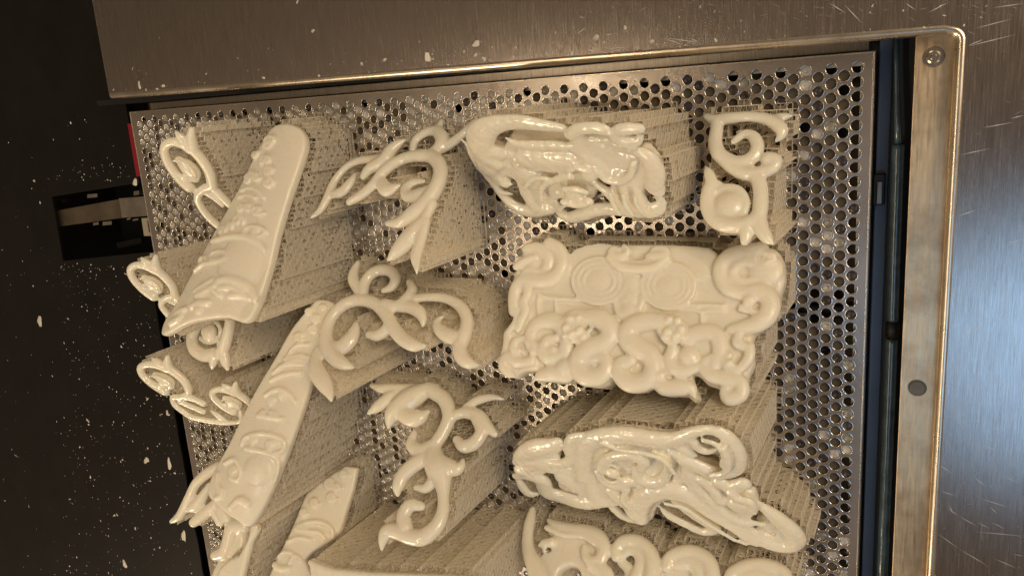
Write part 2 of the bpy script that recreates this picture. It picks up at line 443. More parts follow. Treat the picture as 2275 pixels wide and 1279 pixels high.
def panel(name, poly, mat):
    bm = bmesh.new()
    vs = [bm.verts.new((x * MM, y * MM, DZ * MM)) for x, y in poly]; f = bm.faces.new(vs)
    if f.normal.z < 0: f.normal_flip()
    bmesh.ops.triangulate(bm, faces=[f])
    r = bmesh.ops.extrude_face_region(bm, geom=bm.faces[:])
    for e in r['geom']:
        if isinstance(e, bmesh.types.BMVert): e.co.z -= 1.5 * MM
    bmesh.ops.recalc_face_normals(bm, faces=bm.faces[:])
    me = bpy.data.meshes.new(name); bm.to_mesh(me); bm.free()
    return child(link(name, me, mat), deck)
panel("top_panel", poly, M['deck'])
panel("side_panel", [(647.6, cornery), (647.6, -760), (900, -760), (900, cornery), ], M['deck'])
w = MB(); w.box(-1.2, -0.05, 24.0, 420, DZ - 14, DZ - 0.1, 0.3); child(w.build("end_fold", M['deck']), deck)
w = MB(); w.box(0.4, 648, 21.6, 23.0, -20, DZ - 2, 0.0); child(w.build("deck_skirt", M['black']), deck)

# scratches on the steel
sc = MB()
def scratch(pts, w=0.28):
    P = [back(u_, v_, DZ + 0.03)[:2] for u_, v_ in pts]
    for a, b2 in zip(P[:-1], P[1:]):
        a = np.array(a); b2 = np.array(b2); d = b2 - a; L = np.linalg.norm(d)
        if L < 1e-6: continue
        nn = np.array([-d[1], d[0]]) / L * w / 2
        m_ = (a + b2) / 2
        sc.add([(*a, DZ + .04), (*(m_ - nn), DZ + .02), (*b2, DZ + .04), (*(m_ + nn), DZ + .06)], [(0, 1, 2, 3)])
for pts in ([(2148, 104), (2260, 76)], [(2150, 102), (2185, 88)], [(2165, 64), (2250, 42)], [(2205, 18), (2275, 8)], [(2245, 264), (2275, 256)],
            [(2130, 345), (2200, 330)], [(2180, 285), (2250, 272)], [(2060, 30), (2110, 4)], [(1875, 10), (1915, 52)], [(1840, 6), (1880, 30)],
            [(2080, 1182), (2130, 1218), (2195, 1256)], [(2082, 1028), (2116, 1052)], [(2105, 1128), (2130, 1145), (2170, 1168)], [(2173, 1160), (2196, 1172)],
            [(2180, 1107), (2240, 1126)], [(2062, 1262), (2080, 1279)], [(2205, 1160), (2232, 1174)], [(2165, 1060), (2190, 1080)], [(2235, 1058), (2255, 1070)],
            [(2165, 1180), (2275, 1190)], [(2200, 1125), (2215, 1140)], [(1474, 85), (1515, 99)], [(1477, 84), (1560, 96)], [(1344, 79), (1363, 75)], [(1283, 76), (1302, 60)],
            [(1534, 86), (1552, 93)], [(1350, 110), (1388, 105)], [(2010, 6), (2035, 24)], [(2118, 1140), (2108, 1120)], [(2250, 1230), (2275, 1234)], [(2140, 760), (2200, 700)],
            [(2210, 1240), (2260, 1262)], [(2090, 1090), (2122, 1100)], [(2240, 540), (2275, 532)], [(2190, 990), (2215, 1000)], [(2128, 480), (2170, 466)]):
    scratch(pts, 0.30)
for i in range(130):
    if random.random() < .62: u_, v_ = random.uniform(2090, 2275), random.uniform(0, 1279)
    else: u_, v_ = random.uniform(1250, 2275), random.uniform(0, 40)
    if 300 < v_ < 1000 and random.random() < .6: continue
    a = random.choice([-0.3, 0.5, 0.6, 0.1]) + random.gauss(0, .2); L = random.uniform(4, 26)
    scratch([(u_, v_), (u_ + L * math.cos(a), v_ + L * math.sin(a))], random.uniform(.04, .10))
tag(child(sc.build("scratch_marks", M['scratch']), deck), kind='stuff')

# worn bar with bolt and plug
bar = empty("worn_bar", (634, -150, 16)); tag(bar, "worn tan steel bar with one bolt, lying down the right side inside the lip", "bar")
b = MB(); b.box(624.8, 643.6, -760, 15.5, 12, 18, 0.5); child(b.build("bar_body", M['bar']), bar)
b = MB(); b.cyl(633.7, 2.3, 18.02, 18.9, 5.2, 32, 4.9); child(b.build("washer", M['washer']), bar)
b = MB(); b.cyl(633.7, 2.3, 18.9, 20.8, 3.7, 28, 3.5); b.cyl(633.7, 2.3, 20.8, 21.3, 3.5, 28, 2.6); b.cyl(633.7, 2.3, 21.3, 22.0, 1.6, 20, 1.2); child(b.build("bolt", M['steel']), bar)
b = MB(); b.cyl(633.6, -180, 18.01, 18.25, 5.0, 32, 4.8); b.cyl(633.6, -180, 18.25, 18.6, 4.2, 32, 3.9); child(b.build("plug", M['armbar']), bar)

# dark floor left of the plate with its slot
ZF = -10.0
q = [(-173, -70), (-34, -57.5), (-29, -124), (-176, -138)]
bm = bmesh.new()
outer = [(-42, 420), (-520, 420), (-520, -900), (-44, -900)] + [(-43 + random.uniform(-.9, .9), y) for y in range(-880, -170, 14)] + [(-41.5, -165), (-38, -150)]
# the floor is laid round the slot in four strips
def strip(poly):
    vs = [bm.verts.new((x * MM, y * MM, ZF * MM)) for x, y in poly]; bm.faces.new(vs)
strip([(-520, 420), (-520, -900), (-176, -900), (-176, -138), (-173, -70), (-173, 420)])
strip([(-173, 420), (-173, -70), (-34, -57.5), (-34, 15.6), (-47, 15.6), (-47, 420)])
strip([(-176, -138), (-176, -900), (-44, -900)] + [(-43 + random.uniform(-.8, .8), y) for y in range(-880, -150, 12)] + [(-36, -140), (-29.5, -133), (-29, -124)])
bmesh.ops.recalc_face_normals(bm, faces=bm.faces[:])
for f in bm.faces:
    if f.normal.z < 0: f.normal_flip()
bmesh.ops.triangulate(bm, faces=bm.faces[:])
r = bmesh.ops.extrude_face_region(bm, geom=bm.faces[:])
for e in r['geom']:
    if isinstance(e, bmesh.types.BMVert): e.co.z -= 2 * MM
me = bpy.data.meshes.new("machine_floor"); bm.to_mesh(me); bm.free()
tag(link("machine_floor", me, M['dark']), kind='structure')
tag(plane_obj("chamber_bottom", -600, 1000, -950, 450, -90, M['black']), kind='structure')

arm = empty("support_arm", (-90, -95, -20)); tag(arm, "steel arm reaching out of the dark slot to the left edge of the plate", "arm")
def px_box(mb, pts, z0, z1):
    P0 = [back(u_, v_, z1)[:2] for u_, v_ in pts]
    mb.prism([tuple(p) for p in P0][::-1] if False else [tuple(p) for p in P0], z0, z1)
b = MB(); px_box(b, [(125, 504), (272, 484), (268, 442), (116, 470)], -24, -15); child(b.build("long_bar", M['armbar']), arm)
b = MB(); px_box(b, [(271, 484), (334, 479), (328, 436), (264, 441)], -18, -11.5); child(b.build("end_bar", M['steel']), arm)
b = MB(); px_box(b, [(320, 524), (342, 524), (338, 484), (314, 485)], -16, -12); child(b.build("bracket", M['under']), arm)
b = MB(); px_box(b, [(331, 516), (340, 516), (337, 490), (327, 490)], -15, -11.8); child(b.build("bracket_slot", M['black']), arm)
for (u_, v_, w_, h_) in ((137, 448, 14, 6), (205, 436, 22, 8), (213, 498, 12, 6), (238, 497, 20, 8), (286, 487, 8, 4), (303, 430, 12, 9), (301, 489, 12, 4)):  # small steel pieces added where glints show in the slot
    b = MB(); px_box(b, [(u_ - w_ / 2, v_ + h_ / 2), (u_ + w_ / 2, v_ + h_ / 2 - 2), (u_ + w_ / 2, v_ - h_ / 2 - 2), (u_ - w_ / 2, v_ - h_ / 2)], -24, -19.5)
    child(b.build("glint_piece", M['steel']), arm)
b = MB(); px_box(b, [(262, 552), (314, 540), (312, 528), (258, 540)], -40, -34)
tag(b.build("inner_ledge", M['dark']), "faint dark ledge deep in the dark slot", "ledge")
b = MB(); px_box(b, [(303, 392), (322, 392), (298, 275), (283, 275)], -14, -9.5)
tag(b.build("red_strip", M['red']), "red glowing strip at the upper left corner of the plate", "red strip")

# dried resin flakes
def flake(u_, v_, r, z, label=None, elong=1.0, rot=0.0, group=None):
    c = back(u_, v_, z); N = 11
    dep = np.linalg.norm(CAM - c); rm = r * dep / FPX
    V = []; ph = random.random() * 6
    for rr, zz in ((1, 0), (0.8, .35), (0.4, .55)):
        for i in range(N):
            a = 2 * PI * i / N; k = rr * rm * (1 + .28 * math.sin(2 * a + ph) + .18 * math.sin(3 * a + 2 * ph) + random.uniform(-.10, .10))
            x, y = k * elong * math.cos(a), k * math.sin(a)
            V.append((c[0] + x * math.cos(rot) - y * math.sin(rot), c[1] + x * math.sin(rot) + y * math.cos(rot), z + .02 + zz * min(rm, 1.2)))
    V.append((c[0], c[1], z + .02 + .5 * min(rm, 1.2)))
    F = [(a * N + i, a * N + (i + 1) % N, (a + 1) * N + (i + 1) % N, (a + 1) * N + i) for a in range(2) for i in range(N)]
    F += [(2 * N + i, 2 * N + (i + 1) % N, 3 * N) for i in range(N)]
    if label is None: return V, F
    me = mesh_pd("resin_flake", V, F)
    return tag(link("resin_flake", me, M['flake']), label, "flake", "dried resin flakes")
for (u_, v_, r, e, ro, lab) in (
    (950, 128, 10, 1.4, -.5, "largest pale almond shaped flake on the top steel panel"),
    (855, 133, 5, 1.0, 0, "small round pale flake left of the almond shaped one"),
    (1058, 98, 7, 2.2, 0.1, "long thin pale flake lying level on the top steel panel"),
    (1324, 84, 7, 1.5, 1.2, "pale flake with scratches beside it on the top panel"),
    (1076, 131, 6, 1.1, 0, "pale flake just above the lip over the loop scroll"),
    (1449, 92, 5, 1.2, 1.2, "pale upright flake left of the double bright scratch"),
    (1389, 62, 4, 1.1, 0, "small flake high on the top panel near its middle"),
    (695, 69, 4, 1.1, 0, "small pale speck alone on the left part of the top panel"),
    (1272, 120, 4, 1.0, 0, "round speck stuck on the lip above the large dragon print"),
    (363, 191, 4, 1.1, 0, "pale speck at the left end of the steel lip"),
    (1590, 90, 4, 1.0, 0, "round speck stuck on the lip left of the corner"),
    (310, 191, 4, 2.0, 1.5, "thin upright speck nearest the deck's left end"),):
    flake(u_, v_, r * (.72 if r > 4 else .9), DZ + (0.4 if v_ > 115 else 0.0), lab, e, ro)
for (u_, v_, r, e, ro, lab) in (
    (88, 713, 8, 1.1, 1.0, "crumpled pale shred alone on the left of the dark floor"),
    (325, 1022, 6, 1.3, .9, "pale crumb left of the long shred on the dark floor"),
    (376, 1030, 5, 2.6, 1.3, "long pale shred near the floor's edge, low down"),
    (300, 405, 6, 1.4, .3, "pale clot above the slot's right end by the plate"),
    (372, 917, 5, 1.0, 0, "single pale crumb near the middle of the floor's edge"),
    (408, 1190, 5, 3.0, 1.4, "thin upright splinter near the bottom of the dark floor"),
    (277, 1252, 6, 1.3, 1.5, "pale crumb at the very bottom of the dark floor"),):
    flake(u_, v_, r, ZF, lab, e, ro)
V = []; F = []
for i in range(900):
    a = random.random()
    if a < .16: u_, v_ = random.gauss(240, 70), random.gauss(405, 28)
    elif a < .25: u_, v_ = random.gauss(230, 70), 575 + abs(random.gauss(0, 25))
    elif a < .80: u_, v_ = random.uniform(140, 430), random.uniform(600, 1279)
    else: u_, v_ = random.uniform(0, 280), random.uniform(0, 1279)
    wp = back(u_, v_, ZF)
    if wp[0] > -46 or (-178 < wp[0] and -140 < wp[1] < -55) or wp[1] > 8: continue
    v, f = flake(u_, v_, min(2.2, random.expovariate(1 / 0.36) + .22), ZF, None, random.uniform(1, 2.2), random.random() * 3)
    b = len(V); V += v; F += [tuple(k + b for k in q_) for q_ in f]
tag(link("resin_crumbs", mesh_pd("resin_crumbs", V, F), M['flake']), "fine pale crumbs of dried resin scattered over the dark floor", "crumbs", kind='stuff')
V = []; F = []
for i in range(150):
    u_ = random.uniform(250, 2200); v_ = 218 - (u_ - 245) * 0.078 - random.expovariate(1 / 35) - 12
    if v_ < 0: continue
    v, f = flake(u_, v_, min(2.4, random.expovariate(1 / 0.6) + .3), DZ + .05, None, random.uniform(1, 2), random.random() * 3)
    b = len(V); V += v; F += [tuple(k + b for k in q_) for q_ in f]
tag(link("deck_crumbs", mesh_pd("deck_crumbs", V, F), M['flake']), "tiny pale crumbs scattered on the top steel panel", "crumbs", kind='stuff')
# ================================================================== ORNAMENTS
def crom(P, step):
    """Catmull-Rom through points (u, v, r, off) in picture pixels, resampled about every step px"""
    P = [np.array(p, float) for p in P]
    if len(P) == 1: return P
    Q = [2 * P[0] - P[1]] + P + [2 * P[-1] - P[-2]]
    out = []
    for i in range(1, len(Q) - 2):
        a, b, c, d = Q[i - 1:i + 3]
        n = max(2, int(math.hypot(*(c - b)[:2]) / step))
        for k in range(n):
            t = k / n
            out.append(0.5 * ((2 * b) + (-a + c) * t + (2 * a - 5 * b + 4 * c - d) * t * t + (-a + 3 * b - 3 * c + d) * t ** 3))
    out.append(P[-1])
    for o in out: o[2] = max(o[2], 1.0)
    return out
def crom_lin(P, step):
    out = []
    for i in range(len(P)):
        a, b = np.array(P[i], float), np.array(P[(i + 1) % len(P)], float); n = max(1, int(math.hypot(*(b - a)[:2]) / step))
        out += [a + (b - a) * k / n for k in range(n)]
    return out
class Orn:
    def __init__(s, anchors, T=(0, 0, 1)):
        s.pl = Plane(anchors); s.mb = MB(); s.T = T; s.dz = 0.0; s.df = 1.0; s.rs = 1.12; s.domes = []
    def t(s, x, y): return s.T[0] + x * s.T[2], s.T[1] + y * s.T[2]
    def rings(s, pts, flat, seg=14):
        """pts: list of (centre, radius in mm); a tube lying in the plane, flattened along its normal, round ends"""
        n = s.pl.n; V = []; F = []
        C = [p[0] for p in pts]; R = [p[1] for p in pts]
        if len(C) == 1:
            a = np.cross(n, [0, 1, 0]); a /= np.linalg.norm(a)
            C = [C[0] - a * 0.01, C[0] + a * 0.01]; R = [R[0], R[0]]
        L = len(C); T = [C[min(i + 1, L - 1)] - C[max(i - 1, 0)] for i in range(L)]
        T = [t / (np.linalg.norm(t) + 1e-12) for t in T]
        CC = []; RR = []; TT = []
        for a in (80, 60, 40, 20):
            a = math.radians(a); CC.append(C[0] - T[0] * R[0] * math.sin(a)); RR.append(R[0] * math.cos(a)); TT.append(T[0])
        CC += C; RR += R; TT += T
        for a in (20, 40, 60, 80):
            a = math.radians(a); CC.append(C[-1] + T[-1] * R[-1] * math.sin(a)); RR.append(R[-1] * math.cos(a)); TT.append(T[-1])
        for c, r, t in zip(CC, RR, TT):
            t = t - n * np.dot(t, n) * 0.999; t /= np.linalg.norm(t) + 1e-12
            a = np.cross(t, n)
            for k in range(seg):
                an = 2 * PI * k / seg; V.append(c + a * r * math.cos(an) + n * r * flat * math.sin(an))
        m = len(CC)
        for i in range(m - 1):
            for k in range(seg): F.append((i * seg + k, i * seg + (k + 1) % seg, (i + 1) * seg + (k + 1) % seg, (i + 1) * seg + k))
        F.append(tuple(range(seg - 1, -1, -1))); F.append(tuple(range((m - 1) * seg, m * seg)))
        s.mb.add(V, F)
    def st(s, pts, flat=0.85, off=0.0, rs=1.0):
        """a stroke; each point (x, y, r[, extra height mm]) in the local picture frame"""
        P = []
        for p in pts:
            u, v = s.t(p[0], p[1]); P.append((u, v, p[2] * s.T[2] * rs * s.rs, off + (p[3] if len(p) > 3 else 0)))
        out = []
        for u, v, r, o in crom(P, 3.5):
            h, dep = s.pl.hit(u, v)
            h = h + s.pl.n * (o + s.dz)
            out.append((h, max(0.35, r * dep / FPX)))
        s.rings(out, flat * s.df)
    def blob(s, x, y, r, flat=0.8, off=0.0): s.st([(x, y, r)], flat, off)
    def ellipse(s, x, y, rx, ry, r, flat=0.8, off=0.0, a0=0, a1=360, rot=0):
        n = max(6, int(abs(a1 - a0) / 24)); P = []
        for i in range(n + 1):
            a = math.radians(a0 + (a1 - a0) * i / n); ex, ey = rx * math.cos(a), ry * math.sin(a); c, d = math.cos(math.radians(rot)), math.sin(math.radians(rot))
            P.append((x + ex * c - ey * d, y + ex * d + ey * c, r))
        s.st(P, flat, off)
    def spiral(s, x, y, R, r, turns=1.3, a0=0, cw=1, sx=1.0, sy=1.0, flat=0.8, off=0.0, r1=None):
        n = int(turns * 11) + 2; P = []
        r1 = r if r1 is None else r1
        for i in range(n + 1):
            k = i / n; a = math.radians(a0) + cw * 2 * PI * turns * k; rad = R * (1 - 0.80 * k)
            P.append((x + rad * math.cos(a) * sx, y + rad * math.sin(a) * sy, r + (r1 - r) * k))
        s.st(P, flat, off)
    def _plate(s, H, z0, z1):
        from mathutils.geometry import tessellate_polygon
        n = s.pl.n; m = len(H); ctr = sum(H) / m
        a = np.cross(n, [0, 1, 0]); a /= np.linalg.norm(a); b = np.cross(n, a)
        tri = tessellate_polygon([[Vector((float(np.dot(h - ctr, a)), float(np.dot(h - ctr, b)), 0)) for h in H]])
        V = [h + n * z1 for h in H] + [h + n * z0 for h in H]
        ar = sum(np.dot(np.cross(H[i] - ctr, H[(i + 1) % m] - ctr), n) for i in range(m)); F = []
        for t_ in tri:
            p0, p1, p2 = (H[i] for i in t_)
            if np.dot(np.cross(p1 - p0, p2 - p0), n) < 0: t_ = (t_[0], t_[2], t_[1])
            F.append(tuple(t_)); F.append((t_[2] + m, t_[1] + m, t_[0] + m))
        for i in range(m):
            j = (i + 1) % m
            F.append((i, i + m, j + m, j) if ar > 0 else (j, j + m, i + m, i))
        s.mb.add(V, F)
    def slab(s, poly, thick, off=0.0, smooth_=True, er=2.6):
        """a plate of the given outline (local picture frame), thick mm deep below the plane offset, with rounded edges"""
        P = [(*s.t(x, y), 1.0, 0.0) for x, y in poly]
        Q = [(p[0], p[1]) for p in (crom(P + [P[0]], 5)[:-1] if smooth_ else crom_lin(P, 8))]
        n = s.pl.n
        H = [s.pl.hit(u, v)[0] + n * (off + s.dz) for u, v in Q]; m = len(H); ctr = sum(H) / m
        er = min(er, thick / 2 - 0.2)
        ar = sum(np.dot(np.cross(H[i] - ctr, H[(i + 1) % m] - ctr), n) for i in range(m))
        I = []
        for i in range(m):
            t = H[(i + 1) % m] - H[i - 1]; t /= np.linalg.norm(t) + 1e-9
            I.append(H[i] + np.cross(n, t) * er * (1 if ar > 0 else -1))
        s._plate(H, -thick + er, -er); s._plate(I, -thick, 0)
        for z in (-er, -thick + er):
            s.rings([(h + n * z, er) for h in I] + [(I[0] + n * z, er)], 1.0, 10)
    def finish(s, name, mat, parent, voxel=0.62, it=4, rough=0.0, rscale=10):
        me = mesh_pd(name + "_raw", s.mb.V, s.mb.F)
        o = bpy.data.objects.new("raw", me); COL.objects.link(o)
        md = o.modifiers.new("r", 'REMESH'); md.mode = 'VOXEL'; md.voxel_size = voxel * MM; md.adaptivity = 0
        sm = o.modifiers.new("s", 'SMOOTH'); sm.factor = 0.5; sm.iterations = it
        dg = bpy.context.evaluated_depsgraph_get()
        me2 = bpy.data.meshes.new_from_object(o.evaluated_get(dg))
        bpy.data.objects.remove(o); bpy.data.meshes.remove(me)
        if s.domes:
            co = np.empty(len(me2.vertices) * 3, np.float32); me2.vertices.foreach_get("co", co); co = co.reshape(-1, 3)
            for spine, W, D in s.domes:
                S_ = np.array([s.pl.hit(u, v)[0] for u, v in spine]) * MM
                best = np.full(len(co), 1e9)
                for a, b in zip(S_[:-1], S_[1:]):
                    ab = b - a; t = np.clip(((co - a) @ ab) / (ab @ ab), 0, 1); q = co - (a + t[:, None] * ab)
                    q = q - (q @ s.pl.n)[:, None] * s.pl.n; best = np.minimum(best, np.linalg.norm(q, axis=1))
                k_ = np.clip(1 - (best / (W * MM)) ** 2, 0, 1)
                co = co + s.pl.n[None, :] * (k_ * D * MM)[:, None]
            me2.vertices.foreach_set("co", co.astype(np.float32).ravel()); me2.update()
        if rough > 0:
            co = np.empty(len(me2.vertices) * 3, np.float32); me2.vertices.foreach_get("co", co); co = co.reshape(-1, 3)
            no = np.empty(len(me2.vertices) * 3, np.float32); me2.vertex_normals.foreach_get("vector", no); no = no.reshape(-1, 3)
            k = 1.0 / (rscale * MM); f = 0
            for i_, (A, sc_) in enumerate(((1, 1.0), (.6, 1.9), (.4, 3.3))):
                ph = rng.uniform(0, 6, 6)
                f = f + A * np.sin(co[:, 0] * k * sc_ * 2 + ph[0] + 1.3 * np.sin(co[:, 1] * k * sc_ * 1.7 + ph[1])) * np.sin(co[:, 1] * k * sc_ * 2.1 + ph[2] + 1.2 * np.sin(co[:, 0] * k * sc_ * 1.5 + ph[3]))
            co += no * (f * rough * MM)[:, None]
            me2.vertices.foreach_set("co", co.ravel()); me2.update()
        me2.name = name; smooth(me2)
        ob = link(name, me2, mat); child(ob, parent)
        return ob

def add_strut(V, F, p, q, w):
    d = q - p; L = np.linalg.norm(d)
    if L < 1e-6: return
    d = d / L; a = np.cross(d, (0.31, 0.52, 0.79)); a /= np.linalg.norm(a); b = np.cross(d, a); n = len(V)
    for c in (p, q):
        for k in range(3):
            an = 2 * PI * k / 3; V.append(c + w * (a * math.cos(an) + b * math.sin(an)))
    F.append((n, n + 1, n + 4, n + 3)); F.append((n + 1, n + 2, n + 5, n + 4)); F.append((n + 2, n, n + 3, n + 5))

def supports(ob, parent, step=3.5, w=0.19, lev=3.7, grow=1, zoff=1.0, web=0.12, ewall=0.93):
    """vertical lattice of thin struts and webs from the build plate up to the underside of ob, standing on a low grid raft"""
    me = ob.data
    bvh = BVHTree.FromPolygons([v.co[:] for v in me.vertices], [p.vertices[:] for p in me.polygons])
    co = np.empty(len(me.vertices) * 3, np.float32); me.vertices.foreach_get("co", co); co = co.reshape(-1, 3) / MM
    x0, x1, y0, y1 = co[:, 0].min(), co[:, 0].max(), co[:, 1].min(), co[:, 1].max()
    nx, ny = int((x1 - x0) / step) + 2 + 2 * grow, int((y1 - y0) / step) + 2 + 2 * grow
    gx = x0 - grow * step; gy = y0 - grow * step
    H = {}
    for i in range(nx):
        for j in range(ny):
            x, y = gx + i * step, gy + j * step
            h = bvh.ray_cast(Vector((x * MM, y * MM, 0.0)), Vector((0, 0, 1)))
            if h[0] is not None: H[i, j] = h[0].z / MM
    H2 = dict(H)
    for i in range(nx):
        for j in range(ny):
            if (i, j) in H2: continue
            nb = [H[k] for k in ((i + 1, j), (i - 1, j), (i, j + 1), (i, j - 1)) if k in H]
            if len(nb) >= 2: H2[i, j] = min(nb) - 1.0
            elif len(nb) == 1: H2[i, j] = max(3.0, nb[0] - 3.5)
    V = []; F = []; WV = []; WF = []
    jit = {}
    for (i, j) in H2:
        e = sum(k in H2 for k in ((i + 1, j), (i - 1, j), (i, j + 1), (i, j - 1))) < 4
        a = .12 if e else .5
        jit[i, j] = (random.uniform(-a, a), random.uniform(-a, a))
    depth = {k: 0 for k in H2}; cur = set(H2)
    for d_ in range(1, 4):
        cur = {(i, j) for (i, j) in cur if all(k in cur for k in ((i + 1, j), (i - 1, j), (i, j + 1), (i, j - 1)))}
        for k in cur: depth[k] = d_
    def P(i, j, z):
        a = jit[i, j]; return np.array([gx + i * step + a[0], gy + j * step + a[1], z])
    def wf(q):
        b_ = len(WV); WV.extend(tuple(c) for c in q); WF.append(tuple(range(b_, b_ + len(q))))
    for (i, j), h in H2.items():
        top = h + 0.6
        if depth[i, j] < 3 or random.random() < .4: add_strut(V, F, P(i, j, 0.2), P(i, j, top), w)
        for (di, dj) in ((1, 0), (0, 1)):
            k = (i + di, j + dj)
            if k not in H2: continue
            t2 = H2[k] + 0.6; tt = min(top, t2); m = max(1, int(math.ceil(tt / lev)))
            dp = min(depth[i, j], depth[k])
            if dp >= 2 and random.random() < .8: continue
            edge = ((i + dj, j + di) not in H2) or ((i - dj, j - di) not in H2) or ((k[0] + dj, k[1] + di) not in H2) or ((k[0] - dj, k[1] - di) not in H2)
            for l in range(m):
                z0, z1 = l * lev + .4, min((l + 1) * lev, tt)
                if z1 - z0 < .4: continue
                up = (l + i + j) % 2
                A, B, C_, D = P(i, j, z0), P(*k, z0), P(*k, z1), P(i, j, z1)
                add_strut(V, F, A if up else D, C_ if up else B, w * random.uniform(.7, 1.0))
                if edge: add_strut(V, F, A, B, w * 0.8)
                pr = ewall if edge else web
                # photographs show closed sheets low and in the middle, open trusses near the foot and the ends
                pr *= 0.45 + 0.55 * min(1, z0 / (0.30 * tt + 4)) if edge else 1
                # a web fills a panel but for a small triangular opening
                if random.random() < pr:
                    r_ = random.random()
                    if r_ < .72: wf([A, B, C_, D])
                    elif r_ < .86: wf([A, B, C_] if up else [A, B, D])
                    else: wf([A, C_, D] if up else [B, C_, D])
    me1 = mesh_pd("support_lattice", V, F)
    tag(child(link("support_lattice", me1, M['support']), parent), kind='stuff')
    if WV:
        me2 = mesh_pd("support_web", WV, WF)
        tag(child(link("support_web", me2, M['web']), parent), kind='stuff')
    R = MB(); S = set(H2)
    for _ in range(grow):
        S |= {(i + a, j + b) for (i, j) in list(S) for a, b in ((1, 0), (-1, 0), (0, 1), (0, -1)) if vn(i * 7 + a, j * 7 + b, 23) > .45}
    S = {k for k in S if depth.get(k, 0) < 3}
    for (i, j) in S:
        z = 1.9
        x, y = gx + i * step, gy + j * step
        if (i + 1, j) in S: R.box(x, x + step, y - .22, y + .22, 0.05, z)
        if (i, j + 1) in S: R.box(x - .22, x + .22, y + .22, y + step - .22, 0.05, z - 0.15)
    tag(child(R.build("raft_grid", M['raft']), parent), kind='stuff')
    TRI['n'] = TRI.get('n', 0) + len(F) * 2 + len(WF) * 2 + len(R.F) * 2 + len(me.polygons) * 2
TRI = {}

def web_mat():
    m, n, l, b = new_mat("thin_resin_webs")
    b.inputs["Base Color"].default_value = (0.94, 0.89, 0.78, 1); b.inputs["Roughness"].default_value = 0.3
    tr = n.new("ShaderNodeBsdfTranslucent"); tr.inputs["Color"].default_value = (0.97, 0.94, 0.85, 1)
    tp = n.new("ShaderNodeBsdfTransparent")
    mx = n.new("ShaderNodeMixShader"); mx.inputs[0].default_value = 0.5
    mx2 = n.new("ShaderNodeMixShader"); mx2.inputs[0].default_value = 0.38
    l.new(b.outputs[0], mx.inputs[1]); l.new(tr.outputs[0], mx.inputs[2])
    l.new(mx.outputs[0], mx2.inputs[1]); l.new(tp.outputs[0], mx2.inputs[2])
    l.new(mx2.outputs[0], n["Material Output"].inputs["Surface"])
    return m
M['web'] = web_mat()

def orn(name, part, label, cat, group, anchors, T, draw, voxel=0.86, it=4, rough=0.0, rscale=10, sup=None, resin='resin'):
    o = Orn(anchors, T); draw(o)
    c = o.pl.hit(*[sum(a[i] for a in anchors) / 3 for i in (0, 1)])[0]
    root = empty(name, (c[0], c[1], 0)); tag(root, label, cat, group)
    ob = o.finish(part, M[resin], root, voxel, it, rough, rscale)
    supports(ob, root, **(sup or {}))
    return root

# ---------------- scroll seen upper right
def dC(o):
    o.st([(235,200,24),(300,225,40),(400,212,42),(560,200,38),(700,225,44),(790,290,48),(790,345,35),(750,385,12)])
    o.st([(700,210,35),(800,190,34),(870,178,14)], .7, -2)
    o.st([(310,230,42),(310,300,46),(300,400,50),(340,490,52),(450,545,52),(560,520,50),(615,440,48),(590,355,42),(520,330,32),(440,385,26)])
    o.st([(340,490,50),(430,580,48),(540,630,50),(650,615,48),(735,580,46),(750,530,50),(700,520,58)])
    o.st([(570,610,45),(630,700,52),(640,860,54),(610,960,56),(500,1010,56),(380,1010,54),(290,970,50),(240,880,48),(245,780,50),(270,690,44),(250,620,34),(232,580,14)])
    o.st([(255,680,30),(330,700,22)], .6)
    o.blob(400, 860, 105, .55, -1)
    o.st([(300,760,34),(380,730,36),(470,750,38),(520,830,36),(500,920,34),(420,960,30)], .7, -1)
    o.st([(530,1020,50),(530,1090,46),(522,1130,34)])
    o.st([(630,960,52),(650,1050,50),(690,1110,40),(735,1155,12)])
orn("scroll_ornament", "carved_scroll", "double spiral scroll print standing in the upper right corner of the plate", "scroll ornament", "resin prints on the build plate",
    [(1660, 258, 18), (1690, 540, 62), (1572, 400, 38)], (1500, 200, .297), dC)

# ---------------- scroll seen in the middle, left of the mask
def dD(o):
    o.st([(545,90,22),(515,160,38),(510,230,46),(550,310,44),(590,350,40)])
    o.st([(590,355,44),(600,270,46),(650,190,46),(730,150,46),(820,160,46),(860,220,44),(830,290,38),(762,322,24)])
    o.st([(700,160,28),(780,110,28),(850,80,18)], .7, -2)
    o.st([(500,960,20),(430,935,50),(350,880,62),(290,780,62),(285,660,56),(330,540,52),(430,440,50),(560,400,50),(690,430,50),(780,520,52),(850,640,56),(930,730,56),(1020,780,50),(1095,785,24)])
    o.st([(300,790,60),(390,790,70),(470,720,68),(510,630,45),(515,600,30)], .7, -2)
    o.st([(810,590,45),(780,650,48),(710,695,46),(640,690,32)])
    o.st([(770,440,50),(880,450,50),(960,390,52),(1000,310,42),(975,250,26)])
    o.st([(900,450,50),(980,460,50),(1060,500,50),(1090,560,36),(1090,610,18)])
    o.st([(1030,385,36),(1150,375,36),(1290,390,38),(1410,460,46),(1460,570,52),(1440,690,60),(1400,790,60),(1420,880,58),(1480,930,46),(1545,945,18)])
    o.st([(1380,720,62),(1290,690,60),(1215,630,44),(1215,570,28),(1255,540,14)])
    o.st([(200,800,22),(190,900,50),(210,1000,70),(270,1100,66),(310,1180,40),(325,1240,14)])
    o.st([(200,800,20),(240,850,26),(240,900,14)])
orn("scroll_ornament", "carved_scroll", "branching scroll print in mid plate, its left arch over the second relief band", "scroll ornament", "resin prints on the build plate",
    [(800, 590, 22), (1050, 810, 72), (730, 870, 92)], (650, 560, .2658), dD)

